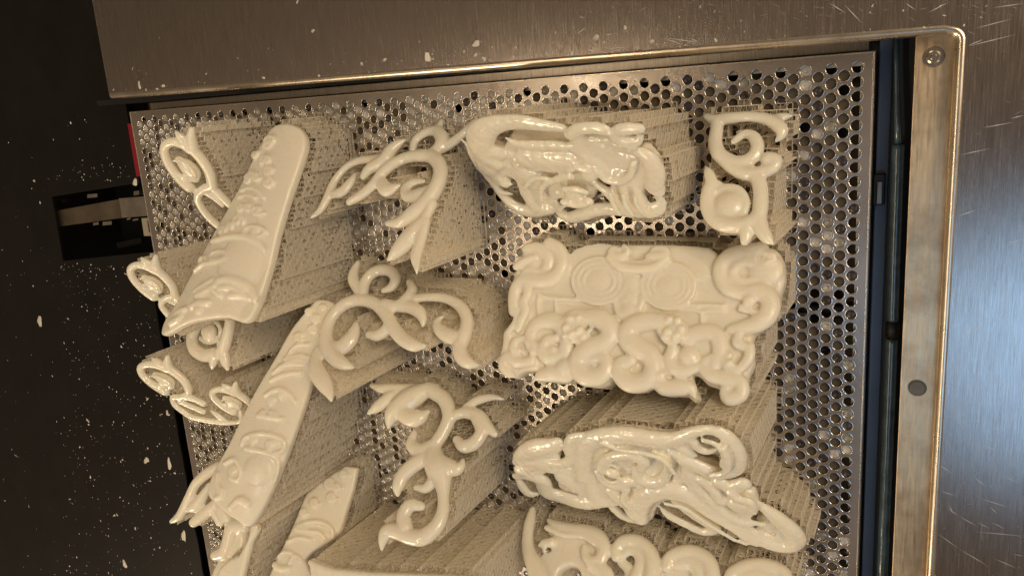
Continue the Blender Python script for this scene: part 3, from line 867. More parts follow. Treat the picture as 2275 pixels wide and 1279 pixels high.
# ---------------- scroll seen low in the middle
def dE(o):
    o.st([(130,100,16),(200,118,30),(320,118,30),(420,125,34),(520,130,40)])
    o.st([(108,270,12),(160,235,34),(230,180,36),(310,130,26)])
    o.st([(500,130,44),(580,190,44),(608,290,42),(570,390,40),(520,470,42),(515,550,64),(545,620,76),(565,690,56),(572,780,36),(568,880,38),(530,970,46),(450,1035,50),(370,1035,46),(290,1005,44),(225,1000,42),(198,1060,30),(190,1115,10)])
    o.st([(480,120,42),(390,170,66),(310,225,66),(255,290,50),(232,360,12)])
    o.st([(300,250,50),(370,300,52),(430,295,48),(478,262,14)], .8)
    o.st([(510,480,48),(430,505,44),(375,465,36),(390,400,22)])
    o.st([(480,540,46),(390,590,46),(320,660,44),(292,730,36),(290,775,14)])
    o.st([(520,600,46),(510,680,36),(465,735,30),(402,732,18)])
    o.st([(580,590,48),(650,615,44),(685,590,28),(692,565,14)])
    o.st([(610,300,30),(700,268,34),(790,290,40),(840,350,36),(890,400,22)])
    o.st([(710,235,22),(790,190,28),(880,172,20),(942,184,10)])
    o.st([(780,300,38),(810,380,40),(770,450,42),(700,475,40),(655,435,26)])
    o.st([(345,980,44),(330,910,44),(370,845,40),(440,850,26)], .85, 1)
orn("scroll_ornament", "carved_scroll", "twisting scroll print low in the middle, with a forked leaf at its upper left", "scroll ornament", "resin prints on the build plate",
    [(960, 858, 20), (950, 1200, 95), (1112, 885, 22)], (780, 820, .3587), dE)

# ---------------- scroll seen left of the large dragon
def dB(o):
    o.st([(148,792,14),(220,735,28),(285,620,36),(330,510,32),(420,400,28),(530,345,30),(650,335,36),(740,330,50)])
    o.st([(300,615,30),(390,590,44),(460,510,36),(492,450,14)], .7)
    o.st([(560,470,28),(610,410,44),(720,345,54),(780,260,50),(840,210,34),(885,182,14)])
    o.st([(450,670,30),(550,610,38),(640,530,40),(720,430,44),(830,350,44),(950,310,46),(1080,310,50),(1155,370,56),(1165,470,58),(1120,580,62),(1040,690,68),(940,770,62),(850,830,46),(755,840,26)])
    o.st([(1090,570,50),(990,610,56),(900,620,46),(890,550,40),(950,510,34),(1030,500,18)], .7, -1)
    o.st([(690,510,50),(740,570,56),(800,550,36),(840,530,14)], .7, -1)
    o.st([(1100,690,44),(1050,790,42),(960,910,70),(860,1020,66),(790,1095,40),(750,1130,12)])
    o.st([(1050,830,40),(1010,980,44),(975,1100,44),(980,1180,26),(982,1238,8)])
    o.st([(935,245,28),(960,170,34),(1040,110,36),(1120,100,44),(1170,160,56),(1150,230,56),(1080,275,40)], .8, -2)
    o.st([(1130,90,40),(1155,10,16)], .8, -3)
    o.st([(1130,245,44),(1230,190,42),(1320,120,36),(1420,20,24)], .8, -3)
orn("scroll_ornament", "carved_scroll", "leafy scroll print with long tapering tips, left of the topmost dragon relief", "scroll ornament", "resin prints on the build plate",
    [(975, 300, 16), (926, 606, 88), (700, 480, 52)], (650, 260, .2815), dB)

# ---------------- small scrolls standing at the left edge
def dA_top(o):
    o.rs = 1.4
    o.st([(720,502,12),(760,550,32),(830,640,36)]); o.st([(850,485,22),(848,560,34),(870,650,36)])
    o.st([(850,650,36),(770,600,34),(680,585,30),(625,630,30),(635,720,30),(690,820,30),(760,900,34),(830,960,38)])
    o.st([(865,650,36),(940,740,34),(1000,840,34),(1025,940,34)])
    o.st([(745,745,30),(800,790,50),(860,850,50),(870,890,34)], .7, -1); o.st([(790,880,26),(830,960,30)])
    o.st([(720,720,10),(790,730,10),(870,790,10),(900,850,10)], .8, 4)
def dA_low(o):
    o.st([(1030,950,32),(940,985,28),(900,1050,26),(930,1130,26),(1000,1220,26),(1090,1300,26)])
    o.st([(1040,980,28),(1100,1040,28),(1170,1110,26)]); o.st([(960,1000,22),(1050,1060,20),(1110,1120,14)], .8)
def dA1(o): dA_top(o); dA_low(o)
G = "small scroll prints along the left edge"
orn("small_scroll", "carved_scroll", "topmost small scroll by the upper left corner, behind the first relief band", "scroll ornament", G,
    [(390, 300, 80), (500, 490, 44), (360, 400, 72)], (200, 160, .2658), dA1)
def warp(o, sx, sy, ox, oy):
    """draw in the frame of the first small scroll, placed and squeezed to where this one stands in the view"""
    f = o.t; o.t = lambda x, y: ((200 + x * .2658 - 391) * sx + ox, (160 + y * .2658 - 293) * sy + oy)
def dA2(o): warp(o, .93, .70, 314, 573); o.T = (0, 0, .2126); dA1(o)
orn("small_scroll", "carved_scroll", "small scroll hanging past the left plate edge below the slot, half under the first band", "scroll ornament", G,
    [(314, 575, 86), (400, 690, 66), (300, 640, 86)], (0, 0, .25), dA2)
def dA4(o):
    warp(o, 1.0, .60, 338, 795); o.T = (0, 0, .215); dA_top(o)
    o.t = lambda x, y: (250 + x * .4057, 760 + y * .4057); o.T = (0, 0, .4057)
    o.st([(415,285,16),(370,300,14),(330,300,12),(340,340,12),(390,380,13),(440,410,13),(540,430,13),(620,440,12),(690,440,8)])
    o.st([(400,300,14),(450,310,14),(500,335,14)]); o.st([(370,325,12),(430,350,12),(500,380,12)])
    o.st([(540,375,6),(570,395,12),(610,425,12)]); o.st([(700,380,10),(710,420,12),(680,440,8)])
orn("small_scroll", "carved_scroll", "small scroll with a long trailing tendril, lower of two hanging past the left plate edge", "scroll ornament", G,
    [(339, 795, 86), (530, 935, 60), (330, 850, 86)], (0, 0, .25), dA4)
def dA3(o):
    o.rs = 1.3
    o.st([(975,830,34),(985,880,38),(960,1000,40),(930,1100,44),(900,1150,44)])
    o.st([(690,950,38),(665,1020,42),(690,1110,46),(770,1160,46),(860,1150,44)])
    o.st([(690,950,36),(720,910,30)]); o.blob(800, 970, 66, .6, -1)
    o.ellipse(800, 960, 95, 95, 18, .7, -1, -70, 140)
    o.st([(850,1170,36),(840,1230,30),(832,1272,12)]); o.st([(925,1130,40),(945,1220,34),(962,1275,16)])
    o.st([(900,1000,10),(905,1080,8)], .8, 3)
orn("small_scroll", "carved_scroll", "round spiral scroll peeking out from under the pointed lower end of the first relief band", "scroll ornament", G,
    [(460, 700, 72), (500, 810, 82), (430, 760, 76)], (250, 480, .2658), dA3)
def dA5(o): warp(o, .86, .50, 494, 853); o.T = (0, 0, .195); dA1(o)
orn("small_scroll", "carved_scroll", "small scroll tucked against the left side of the second relief band", "scroll ornament", G,
    [(495, 853, 66), (560, 930, 50), (480, 890, 66)], (0, 0, .25), dA5)
def dF(o):
    o.rs = 1.3
    o.st([(322,980,10),(370,945,20),(420,850,22),(460,770,22),(520,715,24),(580,680,24)])
    o.st([(400,915,14),(460,890,28),(510,820,20),(530,780,12)]); o.st([(445,985,22),(500,940,26),(550,900,26),(600,850,24)])
    o.st([(590,980,22),(560,930,22)]); o.st([(640,960,30),(600,900,30)], .8)
    o.st([(565,1165,24),(620,1140,34),(650,1070,38),(670,1010,40),(740,990,40)])
    o.st([(700,1000,30),(720,1080,30),(660,1150,26)], .8)
    o.st([(560,1290,24),(600,1235,34),(650,1200,40),(700,1130,34),(740,1050,20)], .7, -2)
orn("small_scroll", "carved_scroll", "scroll with a long curled tip at the lower left, under the second relief band", "scroll ornament", G,
    [(390, 1150, 80), (560, 1040, 55), (520, 1240, 75)], (250, 760, .4057), dF)

# ---------------- relief bands
def floral(o, left, right, n, seed, r=3.0, R=9.5):
    """rows of small curls between two edge lines (picture points), for the carved side of a band"""
    rr = random.Random(seed); T, dz, df, rs = o.T, o.dz, o.df, o.rs
    o.T = (0, 0, 1); o.dz = -0.55; o.df = .7; o.rs = 1.0
    L = len(left) - 1
    for i in range(n):
        t = (i + .5) / n * L; k = min(int(t), L - 1); f = t - k
        a = [left[k][q] * (1 - f) + left[k + 1][q] * f for q in (0, 1)]; b = [right[k][q] * (1 - f) + right[k + 1][q] * f for q in (0, 1)]
        w = math.hypot(b[0] - a[0], b[1] - a[1]); m = max(1, int(w / 24))
        for j in range(m):
            g = (j + .5) / m + rr.uniform(-.12, .12)
            x, y = a[0] * (1 - g) + b[0] * g, a[1] * (1 - g) + b[1] * g
            o.spiral(x, y, R * rr.uniform(.75, 1.15), r, rr.uniform(.7, 1.1), rr.uniform(0, 360), rr.choice((1, -1)), 1.15, .95, .8, 0)
            if rr.random() < .5: o.st([(x - 10, y + 10, r * .8), (x, y + 13, r), (x + 11, y + 9, r * .8)], .8, 0)
    o.T, o.dz, o.df, o.rs = T, dz, df, rs
def dBand1(o):
    floral(o, [(612,312),(560,420),(510,520)], [(652,330),(628,420),(590,520)], 14, 3)
    floral(o, [(400,668),(378,722)], [(520,670),(520,695)], 2, 5)
    o.slab([(600,300),(618,284),(650,281),(676,292),(684,318),(672,365),(625,500),(560,699),(500,706),(430,720),(380,742),(358,742),(364,712),(400,655),(460,540),(520,440),(570,345)], 7, er=1.8)
    o.domes.append(([(655,270),(600,420),(530,560),(440,720),(400,800)], 34, 5.5))
    k = .2658; o.dz = -0.9; o.df = .85; o.rs = 1.22
    o.T = (214, 160, k)
    for x, y, R in ((1500,600,48),(1465,765,46),(1500,850,42),(1350,700,30),(1480,950,46),(1290,920,36),(1380,900,34),(1240,1160,34),(1400,1180,46),(1320,1150,30)):
        o.spiral(x, y, R, 14, 1.2, random.uniform(0, 360), 1, 1.2, 1.0, .8, 2.2)
        o.blob(x, y, 16, .8, 2.0)
    for w in ([(1230,1010,14),(1320,990,16),(1400,1020,14),(1450,1080,12)], [(1210,1060,12),(1300,1050,14),(1380,1080,12)], [(1270,880,14),(1340,860,16),(1400,900,12)], [(1420,640,10),(1480,660,12),(1530,620,10)]): o.st(w, .8, 2.0)
    o.T = (264, 480, k)
    for x, y, R in ((1040,60,50),(880,130,42),(960,100,30)): o.spiral(x, y, R, 14, 1.2, 40, -1, 1.2, 1, .8, 2.0)
    o.ellipse(1180, 150, 80, 42, 14, .8, 2.4); o.blob(1180, 155, 40, .5, 1.5)
    o.st([(800,215,18),(900,200,22),(1010,190,22),(1120,200,24),(1200,240,24),(1240,300,20)], .8, 2.2)
    o.ellipse(880, 345, 84, 34, 13, .8, 2.2); o.ellipse(720, 380, 36, 34, 12, .8, 2.2)
    o.st([(650,460,16),(740,410,18),(860,400,16),(950,380,14),(1000,350,12)], .8, 2.2)
    o.blob(1040, 400, 190, .12, 1.0)
    for w in ([(680,640,20),(760,600,26),(830,560,24)], [(700,680,22),(790,640,26),(880,590,26)], [(880,560,26),(960,545,32),(1060,570,36),(1120,620,34),(1150,690,30)], [(660,770,22),(720,740,26),(800,740,24)], [(900,620,22),(990,610,24),(1060,640,22)], [(960,680,20),(1040,670,22),(1100,690,18)], [(500,830,22),(560,800,24),(600,790,20)], [(470,900,30),(540,870,26)]): o.st(w, .8, 2.0)
    o.blob(720, 790, 46, .5, 1.2); o.blob(560, 830, 40, .5, 1.0); o.st([(760,610,20),(840,640,20),(900,680,16)], .8, 2)
orn("relief_band", "carved_band", "curved relief band at the upper left with a pointed lower end", "relief band", "resin prints on the build plate",
    [(640, 290, 40), (375, 735, 112), (560, 695, 106)], (0, 0, 1), dBand1, voxel=.85, it=4, resin='dull')
def dBand2(o):
    floral(o, [(690,705),(645,790),(600,860)], [(716,715),(700,790),(665,870)], 10, 8)
    o.slab([(688,690),(712,668),(745,674),(748,700),(715,790),(680,905),(625,1050),(566,1162),(530,1152),(490,1122),(464,1095),(470,1055),(510,980),(560,880),(610,800),(650,735)], 7, er=1.8)
    o.domes.append(([(725,640),(680,800),(610,960),(530,1110),(480,1200)], 33, 5.5))
    k = .2658; o.T = (260, 480, k); o.dz = -0.9; o.df = .85; o.rs = 1.22
    for x, y, R in ((1760,770,26),(1700,860,38),(1680,950,40),(1560,1010,40),(1640,800,26)): o.spiral(x, y, R, 12, 1.2, 60, 1, 1.3, .9, .8, 2.0)
    for w in ([(1450,1180,14),(1530,1090,16),(1640,1080,14)], [(1430,1200,14),(1560,1170,16),(1650,1190,14)], [(1380,1260,14),(1500,1240,18),(1600,1250,14)]): o.st(w, .8, 2)
    o.T = (260, 760, .4057)
    for w in ([(870,170,10),(930,130,12),(1010,100,12),(1060,110,8)], [(860,210,10),(940,180,12),(1030,170,10)], [(830,290,10),(900,260,12),(960,280,12),(1000,330,10)], [(790,400,10),(860,410,12),(930,420,10)], [(700,560,9),(720,520,10),(800,500,10),(880,510,10),(935,540,10),(930,590,9),(880,610,9)],
              [(720,580,9),(790,590,10),(860,610,10),(900,640,10),(900,700,9),(880,760,8)], [(600,660,10),(660,640,10),(700,690,10),(690,750,10),(640,740,9)], [(560,720,10),(570,780,12),(600,830,12),(560,850,10)], [(650,900,14),(700,860,18),(740,880,18)], [(860,380,8),(900,400,8),(880,420,8)]): o.st(w, .8, 2)
    for x, y, R in ((870,320,22),(930,290,20),(820,390,18),(890,400,18),(870,560,26),(770,540,20),(660,700,26),(590,810,22)): o.spiral(x, y, R, 7, 1.2, 100, 1, 1.2, 1, .8, 1.9); o.blob(x, y, 8, .8, 2)
    o.blob(790, 700, 70, .25, .8)
orn("relief_band", "carved_band", "long relief band in the middle of three, half under the branching scroll", "relief band", "resin prints on the build plate",
    [(715, 675, 32), (470, 1100, 108), (566, 1160, 108)], (0, 0, 1), dBand2, voxel=.86, it=4, resin='dull')
def dBand3(o):
    o.slab([(773,1036),(802,1040),(792,1085),(760,1180),(744,1196),(700,1225),(684,1242),(720,1330),(680,1400),(560,1400),(580,1330),(620,1240),(650,1180),(683,1095),(730,1062)], 7, 0, False, er=1.8)
    o.domes.append(([(800,1020),(720,1140),(650,1280),(600,1380)], 30, 7))
    o.T = (560, 1000, .2813); o.dz = -0.9; o.df = .85; o.rs = 1.22
    for x, y, R in ((750,190,30),(640,260,44),(660,370,40),(520,410,38),(430,490,34),(700,290,30),(440,600,24)): o.spiral(x, y, R, 12, 1.25, 30, 1, 1.1, 1, .8, 1.8); o.blob(x, y, 12, .8, 1.8)
    for w in ([(380,600,12),(470,570,15),(580,570,15),(650,620,14),(660,680,12)], [(360,620,12),(460,640,14),(560,650,14),(600,700,12)], [(300,720,12),(400,690,14),(500,710,12)], [(230,840,14),(280,800,14),(340,810,14)], [(330,880,12),(370,830,12),(420,860,12)], [(200,900,20),(260,930,20),(330,930,20)]): o.st(w, .8, 1.8)
orn("relief_band", "carved_band", "short visible end of a relief band with cut corners, right of the second band", "relief band", "resin prints on the build plate",
    [(785, 1040, 16), (650, 1180, 56), (700, 1225, 58)], (0, 0, 1), dBand3, voxel=.86, it=4, resin='dull')
def dBlock(o):
    o.slab([(683,1243),(735,1262),(820,1271),(960,1277),(1040,1281),(1030,1400),(700,1400)], 9, 0, False)
orn("relief_band", "carved_band", "cream edged print on a wide block of supports along the bottom of the photo", "relief band", "resin prints on the build plate",
    [(683, 1243, 98), (1130, 1279, 94), (900, 1390, 108)], (0, 0, 1), dBlock, voxel=1.0)
def dBand4(o):
    o.slab([(566,1166),(560,1195),(548,1240),(536,1290),(526,1390),(440,1390),(470,1300),(486,1262),(505,1244),(528,1234),(545,1202)], 7, 0, False)
orn("relief_band", "carved_band", "partly seen print at the bottom left below the end of the second relief band", "relief band", "resin prints on the build plate",
    [(560, 1175, 92), (480, 1290, 96), (540, 1290, 96)], (0, 0, 1), dBand4, voxel=.85, it=9)

# ---------------- dragon print at the top
def dDr1(o):
    o.df = .72; o.rs = 1.22
    o.st([(1090,275,30),(980,245,50),(830,225,62),(680,200,74),(520,200,76),(370,235,96),(290,315,122),(285,410,120),(330,500,105),(410,570,74)], .6, 1)
    o.st([(98,380,14),(150,425,26),(195,520,34),(250,610,36),(330,700,40),(410,800,42),(490,900,48),(590,980,60),(720,1020,66),(880,1000,60)], .7, -1)
    o.st([(420,480,80),(330,560,90),(360,640,90),(400,700,50)], .6); o.blob(400, 460, 70, .7, 1); o.st([(430,700,30),(490,770,36),(552,768,16)]); o.st([(480,850,26),(530,850,18),(568,862,8)])
    o.slab([(540,340),(700,370),(900,370),(1130,390),(1240,460),(1330,560),(1340,700),(1300,900),(1180,940),(970,920),(960,1030),(800,1070),(700,1010),(640,880),(570,740),(450,690),(480,600),(470,480),(500,400)], 11, 0)
    o.st([(520,330,18),(600,380,40),(760,400,54),(950,400,54),(1110,410,50),(1200,440,40)], .6, 2)
    o.st([(700,520,100),(900,540,110),(1100,540,80)], .3, 3); o.blob(740, 700, 150, .3, 1)
    for w in ([(700,760,20),(760,690,22),(860,660,22),(980,680,20)], [(860,870,22),(850,780,26),(900,710,30),(1000,670,34),(1120,640,36)], [(1060,760,30),(1160,760,30),(1260,790,26)], [(1060,880,36),(1180,900,40),(1290,870,40)], [(1100,590,26),(1180,570,30),(1260,590,30)]): o.st(w, .8, 5)
    o.blob(1270, 640, 78, .7, 3); o.blob(1150, 840, 100, .45, 3); o.blob(1000, 790, 30, .8, 5)
    for i in range(12):
        x, y = 540 + 62 * (i % 6) + 20 * (i // 6), 500 + 150 * (i // 6) + 14 * (i % 3)
        o.spiral(x, y, 36, 13, 0.8, 40 * i, 1, 1.1, .9, .7, .2)
    o.st([(640,430,30),(800,450,36),(980,455,36),(1140,470,30)], .5, 1.5); o.st([(600,560,40),(640,700,50),(700,860,60),(780,980,60)], .5, .5)
    o.st([(1100,290,52),(1170,240,58),(1290,225,60),(1400,240,56),(1490,290,40),(1570,360,36),(1670,400,34)], .8, 3)
    o.st([(1160,300,70),(1180,420,80),(1250,520,84),(1360,600,80),(1470,700,70)], .6, 1)
    o.slab([(170,420),(300,380),(420,430),(480,470),(470,600),(430,690),(500,720),(540,760),(440,790),(330,690),(220,540)], 8, 1)
    o.slab([(1180,330),(1300,330),(1400,400),(1500,450),(1650,490),(1750,450),(1880,600),(1900,780),(1800,800),(1760,840),(1740,960),(1560,1010),(1450,900),(1440,740),(1340,620),(1230,480)], 9, 1.5)
    o.slab([(1250,360),(1400,330),(1500,380),(1640,440),(1700,560),(1660,680),(1560,740),(1450,700),(1360,580),(1260,470)], 9, 1)
    o.st([(1340,600,30),(1440,690,34),(1560,700,34),(1650,640,34),(1680,540,30)], .8, 4)
    o.st([(1490,270,44),(1570,240,60),(1680,230,56),(1735,230,48)], .8, 3); o.st([(1510,330,56),(1600,360,66),(1700,350,50),(1740,310,26)], .75, 2)
    o.st([(1700,460,50),(1790,510,74),(1850,610,84),(1860,720,80),(1840,800,60),(1900,830,44),(1935,770,20)], .75, 1)
    o.st([(1560,700,100),(1620,820,120),(1690,930,120),(1790,990,90),(1880,970,70),(1920,910,40),(1890,870,26),(1830,880,12)], .5, 1)
    for w in ([(1500,760,22),(1530,860,26),(1580,940,22)], [(1620,770,22),(1640,860,26),(1700,950,22)], [(1720,780,20),(1740,860,22),(1790,930,20)]): o.st(w, .8, 9)
    o.st([(1310,740,34),(1430,830,54),(1530,930,56),(1590,1000,50)], .7, 1)
    o.st([(980,950,30),(1010,1030,56),(1080,1070,58),(1190,1040,64),(1330,1000,66),(1480,990,70),(1650,1010,70),(1800,1020,60)], .7, 0)
    o.st([(1000,990,20),(1040,940,22),(1120,940,22)], .8, 2)
orn("dragon_ornament", "carved_dragon", "large dragon relief with a broad curved crest at the top, between two scrolls", "dragon ornament", "resin prints on the build plate",
    [(1430, 270, 92), (1050, 300, 62), (1200, 487, 16)], (1000, 220, .2462), dDr1, rough=.12, rscale=4, it=7)

# ---------------- mask panel
def dMask(o):
    o.slab([(575,150),(620,105),(720,78),(950,80),(1180,72),(1400,75),(1560,90),(1630,130),(1665,180),(1740,120),(1880,85),(2040,100),(2110,180),(2125,320),(2090,440),(2070,560),(1990,660),(1900,730),(1890,850),(1900,930),(1860,1020),(1840,1120),(1780,1210),(1700,1225),(1650,1190),(1650,1120),(1560,1080),(1510,1030),(1450,1010),(1470,1090),(1490,1195),(1400,1165),(1250,1160),(1190,1100),(1100,1130),(990,1125),(910,1060),(880,1035),(840,1080),(740,1100),(650,1060),(600,1035),(520,1070),(400,1055),(320,1048),(350,990),(250,985),(200,1010),(170,1035),(90,1000),(80,920),(100,850),(95,800),(125,700),(165,620),(135,500),(140,380),(180,250),(230,140),(280,75),(400,55),(500,70),(550,110)], 10, 0)
    o.st([(620,130,30),(760,110,34),(1000,110,34),(1300,110,34),(1560,130,34)], .5, -1)
    o.dz = -0.5; o.df = .95; o.rs = 1.25
    # cloud on the brow
    o.slab([(860,150),(880,210),(960,260),(1080,275),(1200,260),(1290,200),(1300,150),(1230,140),(1100,190),(1000,180),(930,150)], 4, 4)
    o.st([(975,100,16),(1005,130,20),(975,170,24),(910,175,26),(880,140,22),(905,112,18),(945,130,14)], .8, 4)
    o.st([(1150,170,22),(1200,175,28),(1270,165,28),(1275,125,22),(1215,112,18),(1175,130,14),(1195,150,12)], .8, 4)
    o.st([(880,180,30),(950,245,30),(1080,265,30),(1200,250,30),(1280,190,28)], .8, 4)
    for cx, cy in ((790, 345), (1290, 380)):
        for R, r in ((112, 11), (152, 12), (192, 11)): o.ellipse(cx, cy, R, R * .86, r, .8, 2.7 if R > 120 else 2.8)
        o.blob(cx, cy, 92, .32, 1.2); o.blob(cx, cy, 50, .4, 1.8)
    for i in range(5):
        o.ellipse(790, 345, 215 + 22 * i, 190 + 20 * i, 7, .6, 1.1, 195, 330); o.ellipse(1290, 380, 215 + 22 * i, 190 + 20 * i, 7, .6, 1.1, 200, 345)
    for w in ([(350,440,12),(420,462,12),(620,478,13),(760,482,12),(870,470,12)], [(345,470,12),(350,560,12),(370,600,12)], [(470,500,9),(480,560,9)], [(1110,465,12),(1180,490,13),(1300,500,13),(1350,540,12)], [(1340,520,12),(1500,518,12),(1690,520,12)],
              [(1360,550,9),(1470,550,11),(1525,575,12),(1530,630,12)], [(1110,600,9),(1200,590,10),(1290,600,10)], [(1540,560,8),(1690,560,8)],
              [(935,300,16),(930,370,18),(960,425,18),(1050,425,18),(1100,380,18),(1115,310,16)],
              [(905,440,16),(912,530,20),(960,590,26),(1040,590,24),(1090,520,20),(1098,440,16)]): o.st(w, .8, 1.8)
    o.blob(1000, 570, 60, .5, 1.5); o.blob(1020, 365, 62, .45, 1.5); o.blob(1000, 480, 66, .4, 1.2)
    # corner swirls
    o.st([(430,75,40),(500,120,44),(525,200,46),(500,280,46),(430,335,48),(330,345,46),(240,345,44),(190,400,40),(175,480,38),(175,560,34)], .75, 2)
    o.st([(270,110,36),(350,110,40),(420,170,40),(410,240,34),(350,280,26),(290,260,20)], .75, 1.5); o.blob(300, 200, 80, .3, 1)
    for w in ([(200,240,26),(260,200,24),(330,180,20)], [(230,320,20),(280,270,22),(340,280,18)], [(270,385,26),(280,440,30),(250,500,28),(265,560,28),(235,630,28),(215,690,24)], [(200,560,18),(190,640,20),(150,700,22)]): o.st(w, .8, 3)
    o.st([(1960,110,44),(1850,130,48),(1740,160,50),(1670,230,46),(1665,320,44),(1720,400,44),(1820,430,46),(1940,420,52),(2020,480,58),(2010,580,60),(1930,650,56),(1820,680,44),(1740,690,30)], .8, 2)
    o.st([(1930,220,30),(1840,210,34),(1770,250,36),(1760,320,36),(1820,350,30),(1900,345,24)], .8, 2)
    o.blob(1990, 260, 100, .35, 1); o.blob(1880, 490, 40, .8, 4); o.st([(1820,540,26),(1860,560,20),(1930,570,16)], .8, 3)
    for w in ([(1850,190,12),(1880,160,14),(1920,180,12),(1890,205,10)], [(1990,150,20),(2050,170,24)], [(2010,215,18),(2060,200,16)]): o.st(w, .8, 4)
    # two coiled dragons
    o.st([(560,640,40),(620,600,44),(700,610,50),(800,620,60),(870,690,62),(850,780,62),(750,820,64),(665,880,62),(640,960,60),(700,1030,60),(800,1030,56),(850,960,50),(820,900,44),(750,905,36)], .8, 3)
    o.st([(1330,640,44),(1240,640,50),(1120,640,58),(1020,680,60),(1000,760,62),(1070,830,66),(1160,880,64),(1190,970,60),(1140,1060,60),(1030,1080,60),(950,1020,54),(950,940,46),(1020,920,38)], .8, 3)
    for cx, cy in ((620, 690), (1350, 700)):
        s_ = 1 if cx > 1000 else -1
        o.blob(cx, cy, 70, .6, 3)
        for dx, dy, r in ((-40, -70, 22), (20, -60, 26), (50, 0, 26), (-50, 20, 28), (10, 50, 26), (-80, 60, 20), (60, 60, 18)): o.blob(cx + s_ * dx, cy + dy, r, .9, 6.5)
        o.st([(cx - s_ * 120, cy + 10, 16), (cx - s_ * 60, cy + 80, 22), (cx, cy + 90, 20)], .8, 5)
    o.st([(300,820,34),(300,720,40),(350,650,46),(440,630,50),(520,670,50),(560,760,46),(540,860,44)], .7, 2)
    o.st([(480,760,26),(420,770,32),(390,840,40),(430,900,40),(500,890,30)], .8, 3); o.blob(460, 850, 34, .8, 3)
    o.st([(1420,760,50),(1500,720,54),(1610,720,50),(1660,800,48),(1650,900,46),(1600,960,36)], .7, 2)
    o.st([(1320,850,40),(1300,920,40),(1350,985,42),(1440,990,36),(1500,960,28)], .8, 3); o.blob(1440, 890, 66, .7, 2.5)
    o.st([(1620,900,26),(1570,910,30),(1545,970,36),(1610,1030,44),(1720,1050,46),(1810,1080,46),(1810,1160,46),(1730,1190,44),(1700,1130,34),(1750,1090,24)], .8, 2.5)
    o.st([(1730,880,24),(1700,930,28),(1740,985,28),(1810,970,30),(1870,900,34),(1880,820,30)], .8, 3); o.blob(1740, 940, 24, .9, 5)
    o.st([(1800,730,28),(1790,790,34),(1840,820,30)], .8, 3)
    o.st([(1290,1000,24),(1240,990,30),(1215,1050,44),(1260,1110,48),(1370,1110,52),(1450,1120,40),(1480,1180,14)], .8, 2); o.blob(1245, 1030, 30, .8, 5)
    o.blob(550, 970, 58, .7, 3); o.st([(560,1030,40),(460,1010,50),(380,1020,40),(325,1048,14)], .7, 2)
    o.st([(320,860,26),(330,810,28),(280,790,24)], .8, 3); o.st([(240,760,20),(190,780,26),(180,840,28),(220,850,18)], .8, 3)
    o.st([(300,920,30),(200,930,34),(130,890,36),(105,950,36),(140,1010,26),(180,1030,10)], .8, 2); o.st([(130,720,30),(125,800,30),(110,860,30)], .7, 1)
orn("mask_panel", "carved_panel", "rectangular mask relief panel with two ringed eyes above coiled dragons", "relief panel", "resin prints on the build plate",
    [(1430, 545, 24), (1400, 880, 72), (1740, 620, 34)], (1090, 520, .3077), dMask, rough=.05, rscale=4, sup=dict(), it=4, resin='dull')

